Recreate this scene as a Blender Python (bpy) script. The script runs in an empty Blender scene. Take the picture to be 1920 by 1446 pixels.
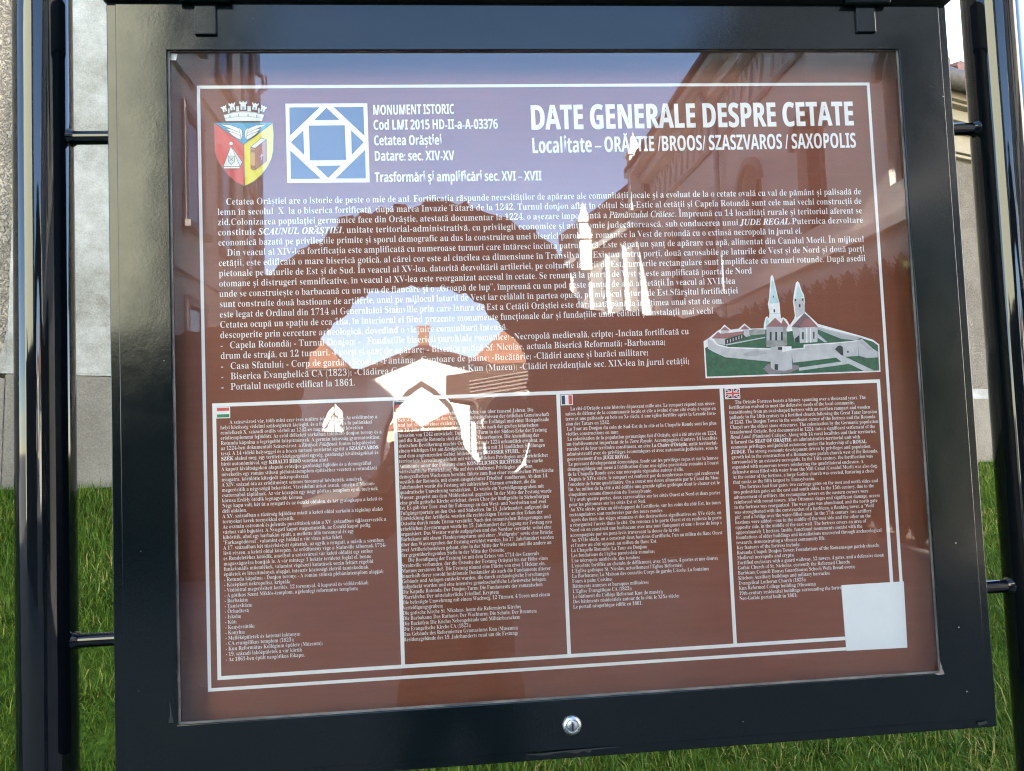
import bpy, bmesh, math, random, unicodedata
import numpy as np
from mathutils import Vector, Matrix
from mathutils.geometry import tessellate_polygon
random.seed(7)
rng = np.random.default_rng(7)
S = bpy.context.scene
COL = S.collection
R_ = math.radians

# ------------------------------------------------------------------ camera
# Pose solved from the printed border of the board (x right, y down, z into the picture); board print lies in the plane Y = 0
F = 1500.0
RB = np.array([[0.99603463, 0.04002522, -0.07945437], [-0.03541226, 0.99765079, 0.05864197], [0.08161488, -0.05559578, 0.99511211]])
CB = np.array([0.3124892, 0.46749431, -1.05485889])
CZ = 1.5                                   # camera height over the pavement
CAM = np.array([CB[0], CB[2], CZ])
cam = bpy.data.cameras.new('camera')
cam.sensor_width = 36.0
cam.lens = F / 1920 * 36
cam.clip_start = 0.02
cam.clip_end = 5000
co = bpy.data.objects.new('camera', cam)
COL.objects.link(co)
def b2w(v): return Vector((v[0], v[2], -v[1]))
rt, up, bk = b2w(RB[0]), b2w(-RB[1]), b2w(-RB[2])
M = Matrix((rt, up, bk)).transposed().to_4x4()
M.translation = Vector(CAM)
co.matrix_world = M
S.camera = co

# ------------------------------------------------------------------ sky, sun, exposure
SUN_EL, SUN_AZ = 30.0, -5.0                 # azimuth measured from +Y towards +X
w = bpy.data.worlds.new('World')
S.world = w
w.use_nodes = True
nt = w.node_tree
bg = nt.nodes['Background']
sky = nt.nodes.new('ShaderNodeTexSky')
sky.sky_type = 'NISHITA'
sky.sun_disc = False
sky.sun_elevation = R_(SUN_EL)
sky.sun_rotation = R_(SUN_AZ)
sky.altitude = 1800
sky.air_density = 1.0
sky.dust_density = 0.05
sky.ozone_density = 1.2
nt.links.new(sky.outputs[0], bg.inputs[0])
bg.inputs[1].default_value = 0.1
sl = bpy.data.lights.new('sun', 'SUN')
sl.energy = 5.0
sl.angle = R_(0.53)
sl.color = (1.0, 0.95, 0.86)
so = bpy.data.objects.new('sun', sl)
COL.objects.link(so)
sd = Vector((math.sin(R_(SUN_AZ)) * math.cos(R_(SUN_EL)), math.cos(R_(SUN_AZ)) * math.cos(R_(SUN_EL)), math.sin(R_(SUN_EL))))
so.rotation_euler = sd.to_track_quat('Z', 'Y').to_euler()
so.location = sd * 60
S.view_settings.view_transform = 'Standard'
S.view_settings.look = 'None'
S.view_settings.exposure = 4.25
S.view_settings.gamma = 1.0
S.cycles.max_bounces = 10
S.cycles.transparent_max_bounces = 12
S.cycles.use_denoising = True
S.cycles.use_adaptive_sampling = False
S.cycles.denoising_prefilter = 'NONE'
S.cycles.filter_width = 1.15

# ------------------------------------------------------------------ helpers
YG = -0.044                                 # plane of the front glass
def ray(px, py):
    d = RB.T @ np.array([(px - 960) / F, (py - 723) / F, 1.0])
    return np.array([d[0], d[2], -d[1]])
def bp(px, py, Y):                          # point of the plane Y seen at that pixel of the 1920 px wide photograph
    d = ray(px, py)
    return CAM + d * ((Y - CAM[1]) / d[1])
def rp(px, py, Y):                          # point at real depth Y (behind the photographer) whose mirror image is seen there
    p = bp(px, py, 2 * YG - Y)
    return np.array([p[0], Y, p[2]])
def rpx(px, py, X):                         # same, on the plane X
    d = ray(px, py)
    p = CAM + d * ((X - CAM[0]) / d[0])
    return np.array([p[0], 2 * YG - p[1], p[2]])

def tag(o, label=None, cat=None, group=None, kind=None):
    for k, v in (('label', label), ('category', cat), ('group', group), ('kind', kind)):
        if v: o[k] = v
    return o
def empty(name, loc, label, cat, group=None):
    o = bpy.data.objects.new(name, None)
    o.empty_display_size = 0.1
    COL.objects.link(o)
    o.location = loc
    bpy.context.view_layer.update()
    return tag(o, label, cat, group)

class MB:
    def __init__(s): s.v = []; s.f = []; s.m = []
    def add(s, vs, fs, mi=0):
        b = len(s.v)
        s.v += [tuple(float(c) for c in v) for v in vs]
        s.f += [tuple(b + i for i in f) for f in fs]
        s.m += [mi] * len(fs)
        return s
    def box(s, a, b, mi=0):
        x0, x1 = sorted((a[0], b[0])); y0, y1 = sorted((a[1], b[1])); z0, z1 = sorted((a[2], b[2]))
        v = [(x0, y0, z0), (x1, y0, z0), (x1, y1, z0), (x0, y1, z0), (x0, y0, z1), (x1, y0, z1), (x1, y1, z1), (x0, y1, z1)]
        return s.add(v, [(0, 3, 2, 1), (4, 5, 6, 7), (0, 1, 5, 4), (1, 2, 6, 5), (2, 3, 7, 6), (3, 0, 4, 7)], mi)
    def tube(s, pts, r, n=12, mi=0, caps=True):
        pts = [Vector(p) for p in pts]
        rs = r if isinstance(r, (list, tuple)) else [r] * len(pts)
        rings = []
        prev = None
        for i, p in enumerate(pts):
            t = (pts[min(i + 1, len(pts) - 1)] - pts[max(i - 1, 0)]).normalized()
            if prev is None:
                u = t.orthogonal().normalized()
            else:
                u = (prev - t * prev.dot(t)).normalized()
            prev = u
            vv = t.cross(u)
            rings.append([p + (u * math.cos(2 * math.pi * k / n) + vv * math.sin(2 * math.pi * k / n)) * rs[i] for k in range(n)])
        vs = [q for r_ in rings for q in r_]
        fs = []
        for i in range(len(pts) - 1):
            for k in range(n):
                fs.append((i * n + k, i * n + (k + 1) % n, (i + 1) * n + (k + 1) % n, (i + 1) * n + k))
        if caps:
            fs.append(tuple(reversed(range(n))))
            fs.append(tuple((len(pts) - 1) * n + k for k in range(n)))
        return s.add(vs, fs, mi)
    def prism(s, polys, axis, a, b, mi=0):
        """closed 2-D outlines (first outer, others holes) drawn out along an axis from a to b"""
        def p3(q, t):
            return (q[0], t, q[1]) if axis == 'y' else (t, q[0], q[1]) if axis == 'x' else (q[0], q[1], t)
        flat = [q for p in polys for q in p]
        tri = tessellate_polygon([[Vector((q[0], q[1], 0)) for q in p] for p in polys])
        n = len(flat)
        vs = [p3(q, a) for q in flat] + [p3(q, b) for q in flat]
        fs = []
        for t in tri:
            fs.append(tuple(t)); fs.append(tuple(n + i for i in reversed(t)))
        k = 0
        for p in polys:
            m = len(p)
            for i in range(m):
                j = (i + 1) % m
                fs.append((k + i, k + j, n + k + j, n + k + i))
            k += m
        return s.add(vs, fs, mi)
    def lathe(s, c, prof, n=24, axis='z', mi=0):
        vs = []; fs = []
        for (r, h) in prof:
            for k in range(n):
                a = 2 * math.pi * k / n
                q = (r * math.cos(a), r * math.sin(a), h)
                if axis == 'y': q = (q[0], q[2], q[1])
                vs.append((c[0] + q[0], c[1] + q[1], c[2] + q[2]))
        for i in range(len(prof) - 1):
            for k in range(n):
                fs.append((i * n + k, i * n + (k + 1) % n, (i + 1) * n + (k + 1) % n, (i + 1) * n + k))
        fs.append(tuple(reversed(range(n)))); fs.append(tuple((len(prof) - 1) * n + k for k in range(n)))
        return s.add(vs, fs, mi)
    def build(s, name, mats, parent=None, smooth=False, bevel=0, fix=True):
        me = bpy.data.meshes.new(name)
        me.from_pydata(s.v, [], s.f)
        if not isinstance(mats, (list, tuple)): mats = [mats]
        for m in mats: me.materials.append(m)
        me.polygons.foreach_set('material_index', s.m)
        if fix:
            bm = bmesh.new(); bm.from_mesh(me)
            bmesh.ops.recalc_face_normals(bm, faces=bm.faces)
            bm.to_mesh(me); bm.free()
        if smooth:
            me.polygons.foreach_set('use_smooth', [True] * len(me.polygons))
        me.update()
        o = bpy.data.objects.new(name, me)
        COL.objects.link(o)
        if parent is not None:
            o.parent = parent
            o.matrix_parent_inverse = parent.matrix_world.inverted()
        if bevel:
            md = o.modifiers.new('bevel', 'BEVEL'); md.width = bevel; md.segments = 2; md.limit_method = 'ANGLE'; md.angle_limit = R_(40)
        if smooth and not bevel:
            me.set_sharp_from_angle(angle=R_(40))
        return o

# ------------------------------------------------------------------ materials
def new_mat(name):
    m = bpy.data.materials.new(name); m.use_nodes = True
    return m, m.node_tree, m.node_tree.nodes['Principled BSDF']
def N(nt, t, **kw):
    n = nt.nodes.new(t)
    for k, v in kw.items():
        if k in n.inputs.keys() if isinstance(k, str) else False: n.inputs[k].default_value = v
        else: setattr(n, k, v)
    return n
def mat(name, c, rough=0.6, spec=0.5, metal=0, var=0.0, vscale=8, bump=0, bscale=60, bdist=0.01, c2=None, coat=0, detail=6):
    m, nt, b = new_mat(name)
    L = nt.links
    b.inputs['Base Color'].default_value = (*c, 1)
    b.inputs['Roughness'].default_value = rough
    b.inputs['Specular IOR Level'].default_value = spec
    b.inputs['Metallic'].default_value = metal
    if coat: b.inputs['Coat Weight'].default_value = coat; b.inputs['Coat Roughness'].default_value = 0.05
    tc = nt.nodes.new('ShaderNodeTexCoord')
    if var or c2:
        n = N(nt, 'ShaderNodeTexNoise', Scale=vscale, Detail=detail, Roughness=0.65)
        L.new(tc.outputs['Object'], n.inputs['Vector'])
        rmp = nt.nodes.new('ShaderNodeValToRGB')
        rmp.color_ramp.elements[0].position = 0.34; rmp.color_ramp.elements[1].position = 0.66
        rmp.color_ramp.elements[0].color = (*(c2 if c2 else [x * (1 - var) for x in c]), 1)
        rmp.color_ramp.elements[1].color = (*([x for x in c] if c2 else [min(1, x * (1 + var)) for x in c]), 1)
        L.new(n.outputs['Fac'], rmp.inputs['Fac']); L.new(rmp.outputs['Color'], b.inputs['Base Color'])
    if bump:
        n2 = N(nt, 'ShaderNodeTexNoise', Scale=bscale, Detail=8, Roughness=0.6)
        L.new(tc.outputs['Object'], n2.inputs['Vector'])
        bu = N(nt, 'ShaderNodeBump', Strength=bump, Distance=bdist)
        L.new(n2.outputs['Fac'], bu.inputs['Height']); L.new(bu.outputs['Normal'], b.inputs['Normal'])
    return m
# ------------------------------------------------------------------ lettering: glyph outlines of Blender's own font
GL = {}
def serif(ch, style):
    o = ord(ch)
    if style in 'st':
        if 'A' <= ch <= 'Z': return chr(0x1D5D4 + o - 65)
        if 'a' <= ch <= 'z': return chr(0x1D5EE + o - 97)
        if '0' <= ch <= '9': return chr(0x1D7EC + o - 48)
        return ch
    up_, lo, dg = {'r': (0x1D400, 0x1D41A, 0x1D7CE), 'b': (0x1D400, 0x1D41A, 0x1D7CE), 'i': (0x1D434, 0x1D44E, None), 'z': (0x1D468, 0x1D482, 0x1D7CE)}[style]
    if ch == 'h' and style == 'i': return '\u210e'
    if 'A' <= ch <= 'Z': return chr(up_ + o - 65)
    if 'a' <= ch <= 'z': return chr(lo + o - 97)
    if '0' <= ch <= '9' and dg: return chr(dg + o - 48)
    return ch
# horizontal / vertical outline shift per style (em): the plain roman is the bold one slimmed down
SHIFT = {'r': (-0.0185, -0.001), 'b': (0.010, 0.008), 'i': (0.006, 0.006), 'z': (0.008, 0.006), 's': (0.010, 0.0), 't': (0.024, 0.008)}
def poly_area(p): return sum(p[i - 1][0] * p[i][1] - p[i][0] * p[i - 1][1] for i in range(len(p))) / 2
def load_glyphs(chars, style, res):
    chars = sorted(chars)
    body = '\n'.join(serif(c, style) * 2 for c in chars)
    cu = bpy.data.curves.new('glyphs', 'FONT'); cu.body = body
    ob = bpy.data.objects.new('glyphs', cu); COL.objects.link(ob)
    dg = bpy.context.evaluated_depsgraph_get()
    ev = ob.evaluated_get(dg)
    cv = ev.to_curve(dg)
    con = {}
    for s in cv.splines:
        pts = []
        bps = s.bezier_points
        n = len(bps)
        for i in range(n):
            a, b = bps[i], bps[(i + 1) % n]
            p0, p1, p2, p3 = a.co, a.handle_right, b.handle_left, b.co
            straight = (p1 - p0).cross(p3 - p0).length < 1e-5 and (p2 - p0).cross(p3 - p0).length < 1e-5
            k = 1 if straight else res
            for j in range(k):
                t = j / k
                q = p0 * (1 - t) ** 3 + p1 * 3 * t * (1 - t) ** 2 + p2 * 3 * t * t * (1 - t) + p3 * t ** 3
                pts.append((q.x, q.y))
        con.setdefault(s.character_index, []).append(pts)
    ev.to_curve_clear()
    bpy.data.objects.remove(ob); bpy.data.curves.remove(cu)
    dx, dy = SHIFT[style]
    idx = 0
    for li, c in enumerate(chars):
        A, B = con.get(idx), con.get(idx + 1)
        idx += 3
        if not A: continue
        x0 = min(q[0] for p in A for q in p); adv = min(q[0] for p in B for q in p) - x0
        ps = [[(q[0], q[1] + li) for q in p] for p in A]
        if style in 'st' and c == 'i': ps = [[(q[0], q[1] + (.05 if min(r[1] for r in p) > .5 else 0)) for q in p] for p in ps]
        big = max(ps, key=lambda p: abs(poly_area(p)))
        sg = 1 if poly_area(big) > 0 else -1
        out = []
        for p in ps:
            m = len(p); r = []
            for i in range(m):
                tx, ty = p[(i + 1) % m][0] - p[i - 1][0], p[(i + 1) % m][1] - p[i - 1][1]
                l = math.hypot(tx, ty) or 1
                nx, ny = ty / l * sg, -tx / l * sg
                r.append((p[i][0] + nx * dx, p[i][1] + ny * dy))
            out.append(r)
        tri = tessellate_polygon([[Vector((q[0], q[1], 0)) for q in p] for p in out])
        GL[(style, c)] = (np.array([q for p in out for q in p]), [tuple(t) for t in tri], adv, out)
ACC = {'\u0306': 'breve', '\u0326': 'comma', '\u0327': 'comma', '\u0302': 'circ', '\u0301': 'acute', '\u0300': 'grave', '\u0308': 'dots', '\u030b': 'dacute'}
def stroke(pts, wd):
    vs = []; fs = []
    for i, (x, y) in enumerate(pts):
        a, b = pts[max(i - 1, 0)], pts[min(i + 1, len(pts) - 1)]
        l = math.hypot(b[0] - a[0], b[1] - a[1]) or 1
        nx, ny = -(b[1] - a[1]) / l * wd / 2, (b[0] - a[0]) / l * wd / 2
        vs += [(x + nx, y + ny), (x - nx, y - ny)]
    for i in range(len(pts) - 1): fs.append((2 * i, 2 * i + 1, 2 * i + 3, 2 * i + 2))
    return vs, fs
def accent(kind, cx, top, low, wd):
    y = top + 0.06
    if kind == 'breve': return [stroke([(cx - .12, y + .09), (cx - .07, y + .02), (cx, y), (cx + .07, y + .02), (cx + .12, y + .09)], wd)]
    if kind == 'comma': return [stroke([(cx + .03, -.07), (cx + .03, -.13), (cx - .03, -.21)], wd * 1.4)]
    if kind == 'circ': return [stroke([(cx - .12, y), (cx, y + .11), (cx + .12, y)], wd)]
    if kind == 'acute': return [stroke([(cx - .05, y), (cx + .07, y + .13)], wd * 1.2)]
    if kind == 'grave': return [stroke([(cx + .05, y), (cx - .07, y + .13)], wd * 1.2)]
    if kind == 'dots': return [stroke([(cx - .12, y + .04), (cx - .04, y + .04)], .08), stroke([(cx + .04, y + .04), (cx + .12, y + .04)], .08)]
    return [stroke([(cx - .1, y), (cx, y + .13)], wd), stroke([(cx + .04, y), (cx + .14, y + .13)], wd)]
def runs(line, base):
    """*italic*, **bold**, ***bold italic***"""
    out = []; st = base; i = 0
    while i < len(line):
        if line[i] == '*':
            k = 0
            while i < len(line) and line[i] == '*': k += 1; i += 1
            new = {1: 'i', 2: 'b', 3: 'z'}[k]
            st = base if st == new else new
            continue
        out.append((line[i], st)); i += 1
    return out
def layout(line, base):
    """glyphs of one line in em units: vertices, triangles, width"""
    V = []; T = []; x = 0
    for ch, st in runs(line, base):
        if ch in ' \u00a0': x += {'s': .24, 't': .24}.get(st, .25); continue
        d = unicodedata.normalize('NFD', ch)
        bch, marks = d[0], d[1:]
        key = (st, bch) if (st, bch) in GL else (base, bch)
        if key not in GL: x += .3; continue
        v, t, adv, polys = GL[key]
        if marks and marks[0] != '\u0326' and marks[0] != '\u0327' and bch in 'ij':
            keep = [p for p in polys if min(q[1] for q in p) < .45]
            v = np.array([q for p in keep for q in p])
            t = [tuple(q) for q in tessellate_polygon([[Vector((q[0], q[1], 0)) for q in p] for p in keep])]
        b = len(V)
        V += [(q[0] + x, q[1]) for q in v]
        T += [tuple(b + i for i in q) for q in t]
        for m in marks:
            kd = ACC.get(m)
            if not kd: continue
            mnx, mxx, top = v[:, 0].min(), v[:, 0].max(), v[:, 1].max()
            for vs, fs in accent(kd, (mnx + mxx) / 2 + (0.04 if st in 'iz' else 0), top, 0, .055 if st in 'ri' else .085):
                b = len(V); V += [(q[0] + x, q[1]) for q in vs]; T += [tuple(b + i for i in q) for q in fs]
        x += adv
    return V, T, x

# ------------------------------------------------------------------ the printed sheet: pixel -> sheet coordinates
HI = np.array([[0.0007400751277958574, -1.433244085515294e-05, -0.2707801991790783], [3.6404104553972595e-06, 0.000918111516842055, -0.1491592656696649], [-5.2735125783372646e-05, 3.8921606452338416e-05, 1.013192882775242]])
PW, PH, PZ = 0.92, 0.78061, CZ + CB[1]
def pp(px, py):
    q = HI @ np.array([px, py, 1.0])
    return (q[0] / q[2] * PW, PZ - q[1] / q[2] * PH)
LAY = 0.0004
class Sheet(MB):
    def poly(s, pts, k=1, mi=0, holes=()):
        ps = [list(pts)] + [list(h) for h in holes]
        tri = tessellate_polygon([[Vector((q[0], q[1], 0)) for q in p] for p in ps])
        flat = [q for p in ps for q in p]
        fs = []
        for t in tri:
            a, b, c = (flat[i] for i in t)
            ar = (b[0] - a[0]) * (c[1] - a[1]) - (b[1] - a[1]) * (c[0] - a[0])
            fs.append(tuple(t) if ar > 0 else tuple(reversed(t)))
        return s.add([(q[0], -LAY * k, q[1]) for q in flat], fs, mi)
    def pxpoly(s, pts, k=1, mi=0, holes=()):
        return s.poly([pp(*q) for q in pts], k, mi, [[pp(*q) for q in h] for h in holes])
    def line(s, pts, wd, k=1, mi=0, closed=False):
        pts = list(pts) + ([pts[0]] if closed else [])
        for a, b in zip(pts[:-1], pts[1:]):
            l = math.hypot(b[0] - a[0], b[1] - a[1]) or 1
            nx, ny = -(b[1] - a[1]) / l * wd / 2, (b[0] - a[0]) / l * wd / 2
            s.poly([(a[0] + nx, a[1] + ny), (a[0] - nx, a[1] - ny), (b[0] - nx, b[1] - ny), (b[0] + nx, b[1] + ny)], k, mi)
    def disc(s, c, rx, rz, k=1, mi=0, n=20):
        s.poly([(c[0] + rx * math.cos(2 * math.pi * i / n), c[1] + rz * math.sin(2 * math.pi * i / n)) for i in range(n)], k, mi)
    def text(s, line, p0, em, x1=None, sx=1.0, base='r', k=1, slope=0.0):
        V, T, wd = layout(line, base)
        if x1 is not None: sx = (x1 - p0[0]) / (wd * em)
        vs = [(p0[0] + q[0] * em * sx, -LAY * k, p0[1] + q[1] * em + slope * q[0] * em * sx) for q in V]
        fs = []
        for t in T:
            a, b, c = (vs[i] for i in t[:3])
            ar = (b[0] - a[0]) * (c[2] - a[2]) - (b[2] - a[2]) * (c[0] - a[0])
            fs.append(t if ar > 0 else tuple(reversed(t)))
        s.add(vs, fs)
        return sx

RO = """    Cetatea Orăștiei are o istorie de peste o mie de ani. Fortificația răspunde necesităților de apărare ale comunității locale și a evoluat de la o cetate ovală cu val de pământ și palisadă de|1615
lemn în secolul  X  la o biserica fortificată  după marea Invazie Tătară de la 1242. Turnul donjon aflat în colțul Sud-Estic al cetății și Capela Rotondă sunt cele mai vechi construcții de|1616
zid.Colonizarea populației germanice face din Orăștie, atestată documentar la 1224, o așezare importantă a *Pământului Crăiesc*. Împreună cu 14 localități rurale și teritoriul aferent se|1617
constituie ***SCAUNUL ORĂȘTIEI***, unitate teritorial-administrativă, cu privilegii economice și autonomie judecătorească, sub conducerea unui ***JUDE REGAL***.Puternica dezvoltare|1619
economică bazată pe privilegiile primite și sporul demografic au dus la construirea unei biserici parohiale romanice la Vest de rotondă cu o extinsă necropolă în jurul ei.|1505
    Din veacul al XIV-lea fortificația este amplificată cu numeroase turnuri care întăresc incinta patrulateră. Este săpat un șanț de apărare cu apă, alimentat din Canalul Morii. În mijlocul|1621
cetății, este edificată o mare biserică gotică, al cărei cor este al cincilea ca dimensiune în Transilvania.Existau patru porți, două carosabile pe laturile de Vest și de Nord și două porți|1622
pietonale pe laturile de Est și de Sud. În veacul al XV-lea, datorită dezvoltării artileriei, pe colțurile laturii de Est, turnurile rectangulare sunt amplificate cu turnuri rotunde. După asedii|1624
otomane și distrugeri semnificative, în veacul al XV-lea este reorganizat accesul în cetate. Se renunță la poarta de Vest și este amplificată poarta de Nord|1411
unde se construiește o barbacană cu un turn de flancare și o „Groapă de lup”, împreună cu un pod peste șanțul de apă al cetății.În veacul al XVII-lea|1380
sunt construite două bastioane de artilerie, unul pe mijlocul laturii de Vest iar celălalt în partea opusă, pe mijlocul laturii de Est.Sfârșitul fortificației|1385
este legat de Ordinul din 1714 al Generalului Stainville prin care latura de Est a Cetății Orăștiei este dărâmată până la înălțimea unui stat de om.|1358
Cetatea ocupă un spațiu de cca 1ha, în interiorul ei fiind prezente monumente funcționale dar și fundațiile unor edificii și instalații mai vechi|1339
descoperite prin cercetare arheologică, dovedind o viețuire comunitară intensă.|953
-   Capela Rotondă; - Turnul Donjon; -   Fundațiile bisericii parohiale romanice; -Necropolă medievală, cripte; -Incinta fortificată cu|1293
drum de strajă, cu 12 turnuri, 4 porți și șanț de apărare; - Biserica gotică Sf. Nicolae, actuala Biserică Reformată; -Barbacana;|1249
-   Casa Sfatului; - Corp de gardă; -Școala; -Fântâna; -Cuptoare de pâine; -Bucătărie; -Clădiri anexe și barăci militare;|1217
-   Biserica Evanghelică CA (1823); -Clădirea Colegiului Reformat Kun (Muzeu); -Clădiri rezidențiale sec. XIX-lea în jurul cetății;|1294
-   Portalul neogotic edificat la 1861.|667"""
HU = """        A szászvárosi vár, több mint ezer éves múltra tekint vissza. Az erődítmény a
helyi közösség védelmi szükségleteit kielégíti, és a földsánccal és fa palánkkal
rendelkező X. századi ovális várból az 1242-es nagy tatárjárást követően
erődtemplommá fejlődött. Az erőd délkeleti sarkában található donjon torony és a
Rotunda kápolna a legrégebbi falépítmények. A germán lakosság gyarmatosítása,
az 1224-ben dokumentált Szászvárost, a *Királyok Földjének* fontos településévé
teszi. A 14 vidéki helységgel és a hozzá tartozó területtel együtt a **SZÁSZVÁROS**
**SZÉK** alakul meg, egy területi-közigazgatási egység, gazdasági kiváltságokkal és
bírói autonómiával, egy **KIRÁLYI BÍRÓ** vezetése alatt.
A kapott kiváltságokon alapuló erőteljes gazdasági fejlődés és a demográfiai
növekedés egy román stílusú plébániatemplom építéséhez vezetett a rotundától
nyugatra, körülötte kiterjedt nekropolisszal.
A XIV. század óta az erődítményt számos toronnyal bővítették, amelyek
megerősítik a négyszögű bekerítést. Vízvédelmi árkot ásnak, amelye a Malom-
csatornából táplálnak. Az vár közepén egy nagy gótikus templom épül, melynek
kórusa Erdély ötödik legnagyobb kórusa.
Négy kapu volt, két út a nyugati és az északi oldalon, és két gyalogkapu a keleti és
déli oldalon.
A XV. században a tűzérség fejlődése miatt a keleti oldal sarkain a téglalap alakú
tornyokat kerek tornyokkal erősítik.
Az oszmán ostromok és jelentős pusztítások után a XV. században újjászervezték a
várhoz való bejutást. A Nyugati kaput megszüntetik, az Északi kaput pedig
kibővítik, ahol egy barbakán épült, a mellette álló toronnyal és egy
"Farkasgödörrel", valamint egy híddal a vár vizes árka felett.
A 17. században két tűzérbástyát építettek, az egyik a nyugati, a másik a szemben
lévő részen, a keleti oldal közepén. Az erődítmény vége a Stainville tábornok 1714-
es Rendeletéhez kötődik, amellyel a szászvárosi vár keleti oldalát egy ember
magasságnyira bontják le. A vár mintegy 1 hektár területet foglal el, benne
funkcionális műemlékek, valamint régészeti kutatások során feltárt régebbi
épületek és létesítmények alapjai, intenzív közösségi életről tanúskodnak.
- Rotunda kápolna; - Donjon torony; - A román stílusú plébániatemplom alapjai;
- Középkori nekropolisz, kripták;
- Védőúttal megerősített kerítés, 12 toronnyal, 4 kapuval és védőárokkal;
- A gótikus Szent Miklós-templom, a jelenlegi református templom;
- Barbakán;
- Tanácsháza;
- Őrhadtest;
- Iskola;
- Kút;
- Kenyérsütők;
- Konyha;
- Melléképületek és katonai laktanya;
- CA evangélikus templom (1823);
- Kun Református Kollégium épülete (Múzeum);
- 19. századi lakóépületek a vár körül;
- Az 1861-ben épült neogótikus főkapu."""
DE = """      Die Festung Orăștie hat eine Geschichte von über tausend Jahren. Die
Befestigung entspricht den Verteidigungsbedürfnissen der örtlichen Gemeinschaft
und hat sich aus einer ovalen Festung mit einem Erdhügel und einer Holzpalisade
im 10. Jahrhundert, zu einer befestigten Kirche nach der großen tatarischen
Invasion von 1242 entwickelt. Der Donjon-Turm in der Südost-Ecke der Festung
und die Kapelle Rotonda sind die ältesten Mauerbauten. Die Ansiedlung der
deutschen Bevölkerung machte Orăștie, erstmals 1224 urkundlich erwähnt, zu
einem wichtigen Ort am *Königsboden*. Zusammen mit 14 ländlichen Siedlungen
und dem angrenzenden Gebiet bildete es den **BROOSER STUHL**,   eine
territoriale Verwaltungseinheit mit wirtschaftlichen Privilegien und gerichtlicher
Autonomie unter der Führung eines **KÖNIGLICHEN RICHTERS**.  Die starke
wirtschaftliche Entwicklung, die auf den erhaltenen Privilegien und dem
demografischen Wachstum beruhte, führte zum Bau einer romanischen Pfarrkirche
westlich der Rotonda, mit einem ausgedehnter Friedhof  rundherum. Ab dem 14.
Jahrhundert wurde die Festung mit zahlreichen Türmen erweitert, die die
quadratische Umwehrung verstärkten.  Es wurde ein Verteidigungsgraben mit
Wasser, gespeist aus dem Mühlenkanal, gegraben. In der Mitte der Festung wurde
eine große gotische Kirche errichtet, deren Chor der fünftgrößte in Siebenbürgen
ist. Es gab vier Tore: zwei für Fahrzeuge an den West- und Nordseiten und zwei
Fußgängerportale an den Ost- und Südseiten. Im 15. Jahrhundert, aufgrund der
Entwicklung der Artillerie, wurden die rechteckigen Türme an den Ecken der
Ostseite durch runde Türme verstärkt. Nach den osmanischen Belagerungen und
erheblichen Zerstörungen wurde im 15. Jahrhundert der Zugang zur Festung neu
organisiert. Das Westtor wurde aufgegeben und das Nordtor verstärkt, wobei eine
Barbakane mit einem Flankierungsturm und einer „Wolfgrube“ sowie eine Brücke
über den Wassergraben der Festung errichtet wurden. Im 17. Jahrhundert wurden
zwei Artilleriebasteieen gebaut, eine in der Mitte der Westseite und die andere an
der gegenüberliegenden Stelle in der Mitte der Ostseite.
      Die Beendigung der Festung ist mit dem Erlass von 1714 des Generals
Strainville verbunden, der die Ostseite der Festung Orăștiei bis zur Höhe eines
Mannes zerstören ließ. Die Festung nimmt eine Fläche von etwa 1 Hektar ein,
innerhalb derer sowohl funktionale Denkmäler als auch die Fundamente älterer
Gebäude und Anlagen entdeckt wurden, die durch archäologische Forschungen
aufgedeckt wurden und eine intensive gemeinschaftliche Lebensweise belegen.
Die Kapelle Rotonda; Der Donjon-Turm; Die Fundamente der romanischen
Pfarrkirche; Der mittelalterliche Friedhof, Krypten;
Die befestigte Umwehrung mit einem Wachweg, 12 Türmen, 4 Toren und einem
Verteidigungsgraben;
Die gotische Kirche St. Nikolaus, heute die Reformierte Kirche;
Die Barbakane; Das Rathaus; Der Wachturm; Die Schule; Der Brunnen;
Die Backöfen; Die Küche; Nebengebäude und Militärbaracken;
Die Evangelische Kirche CA (1823);
Das Gebäude des Reformierten Gymnasiums Kun (Museum);
Residenzgebäude des 19. Jahrhunderts rund um die Festung;"""
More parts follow.
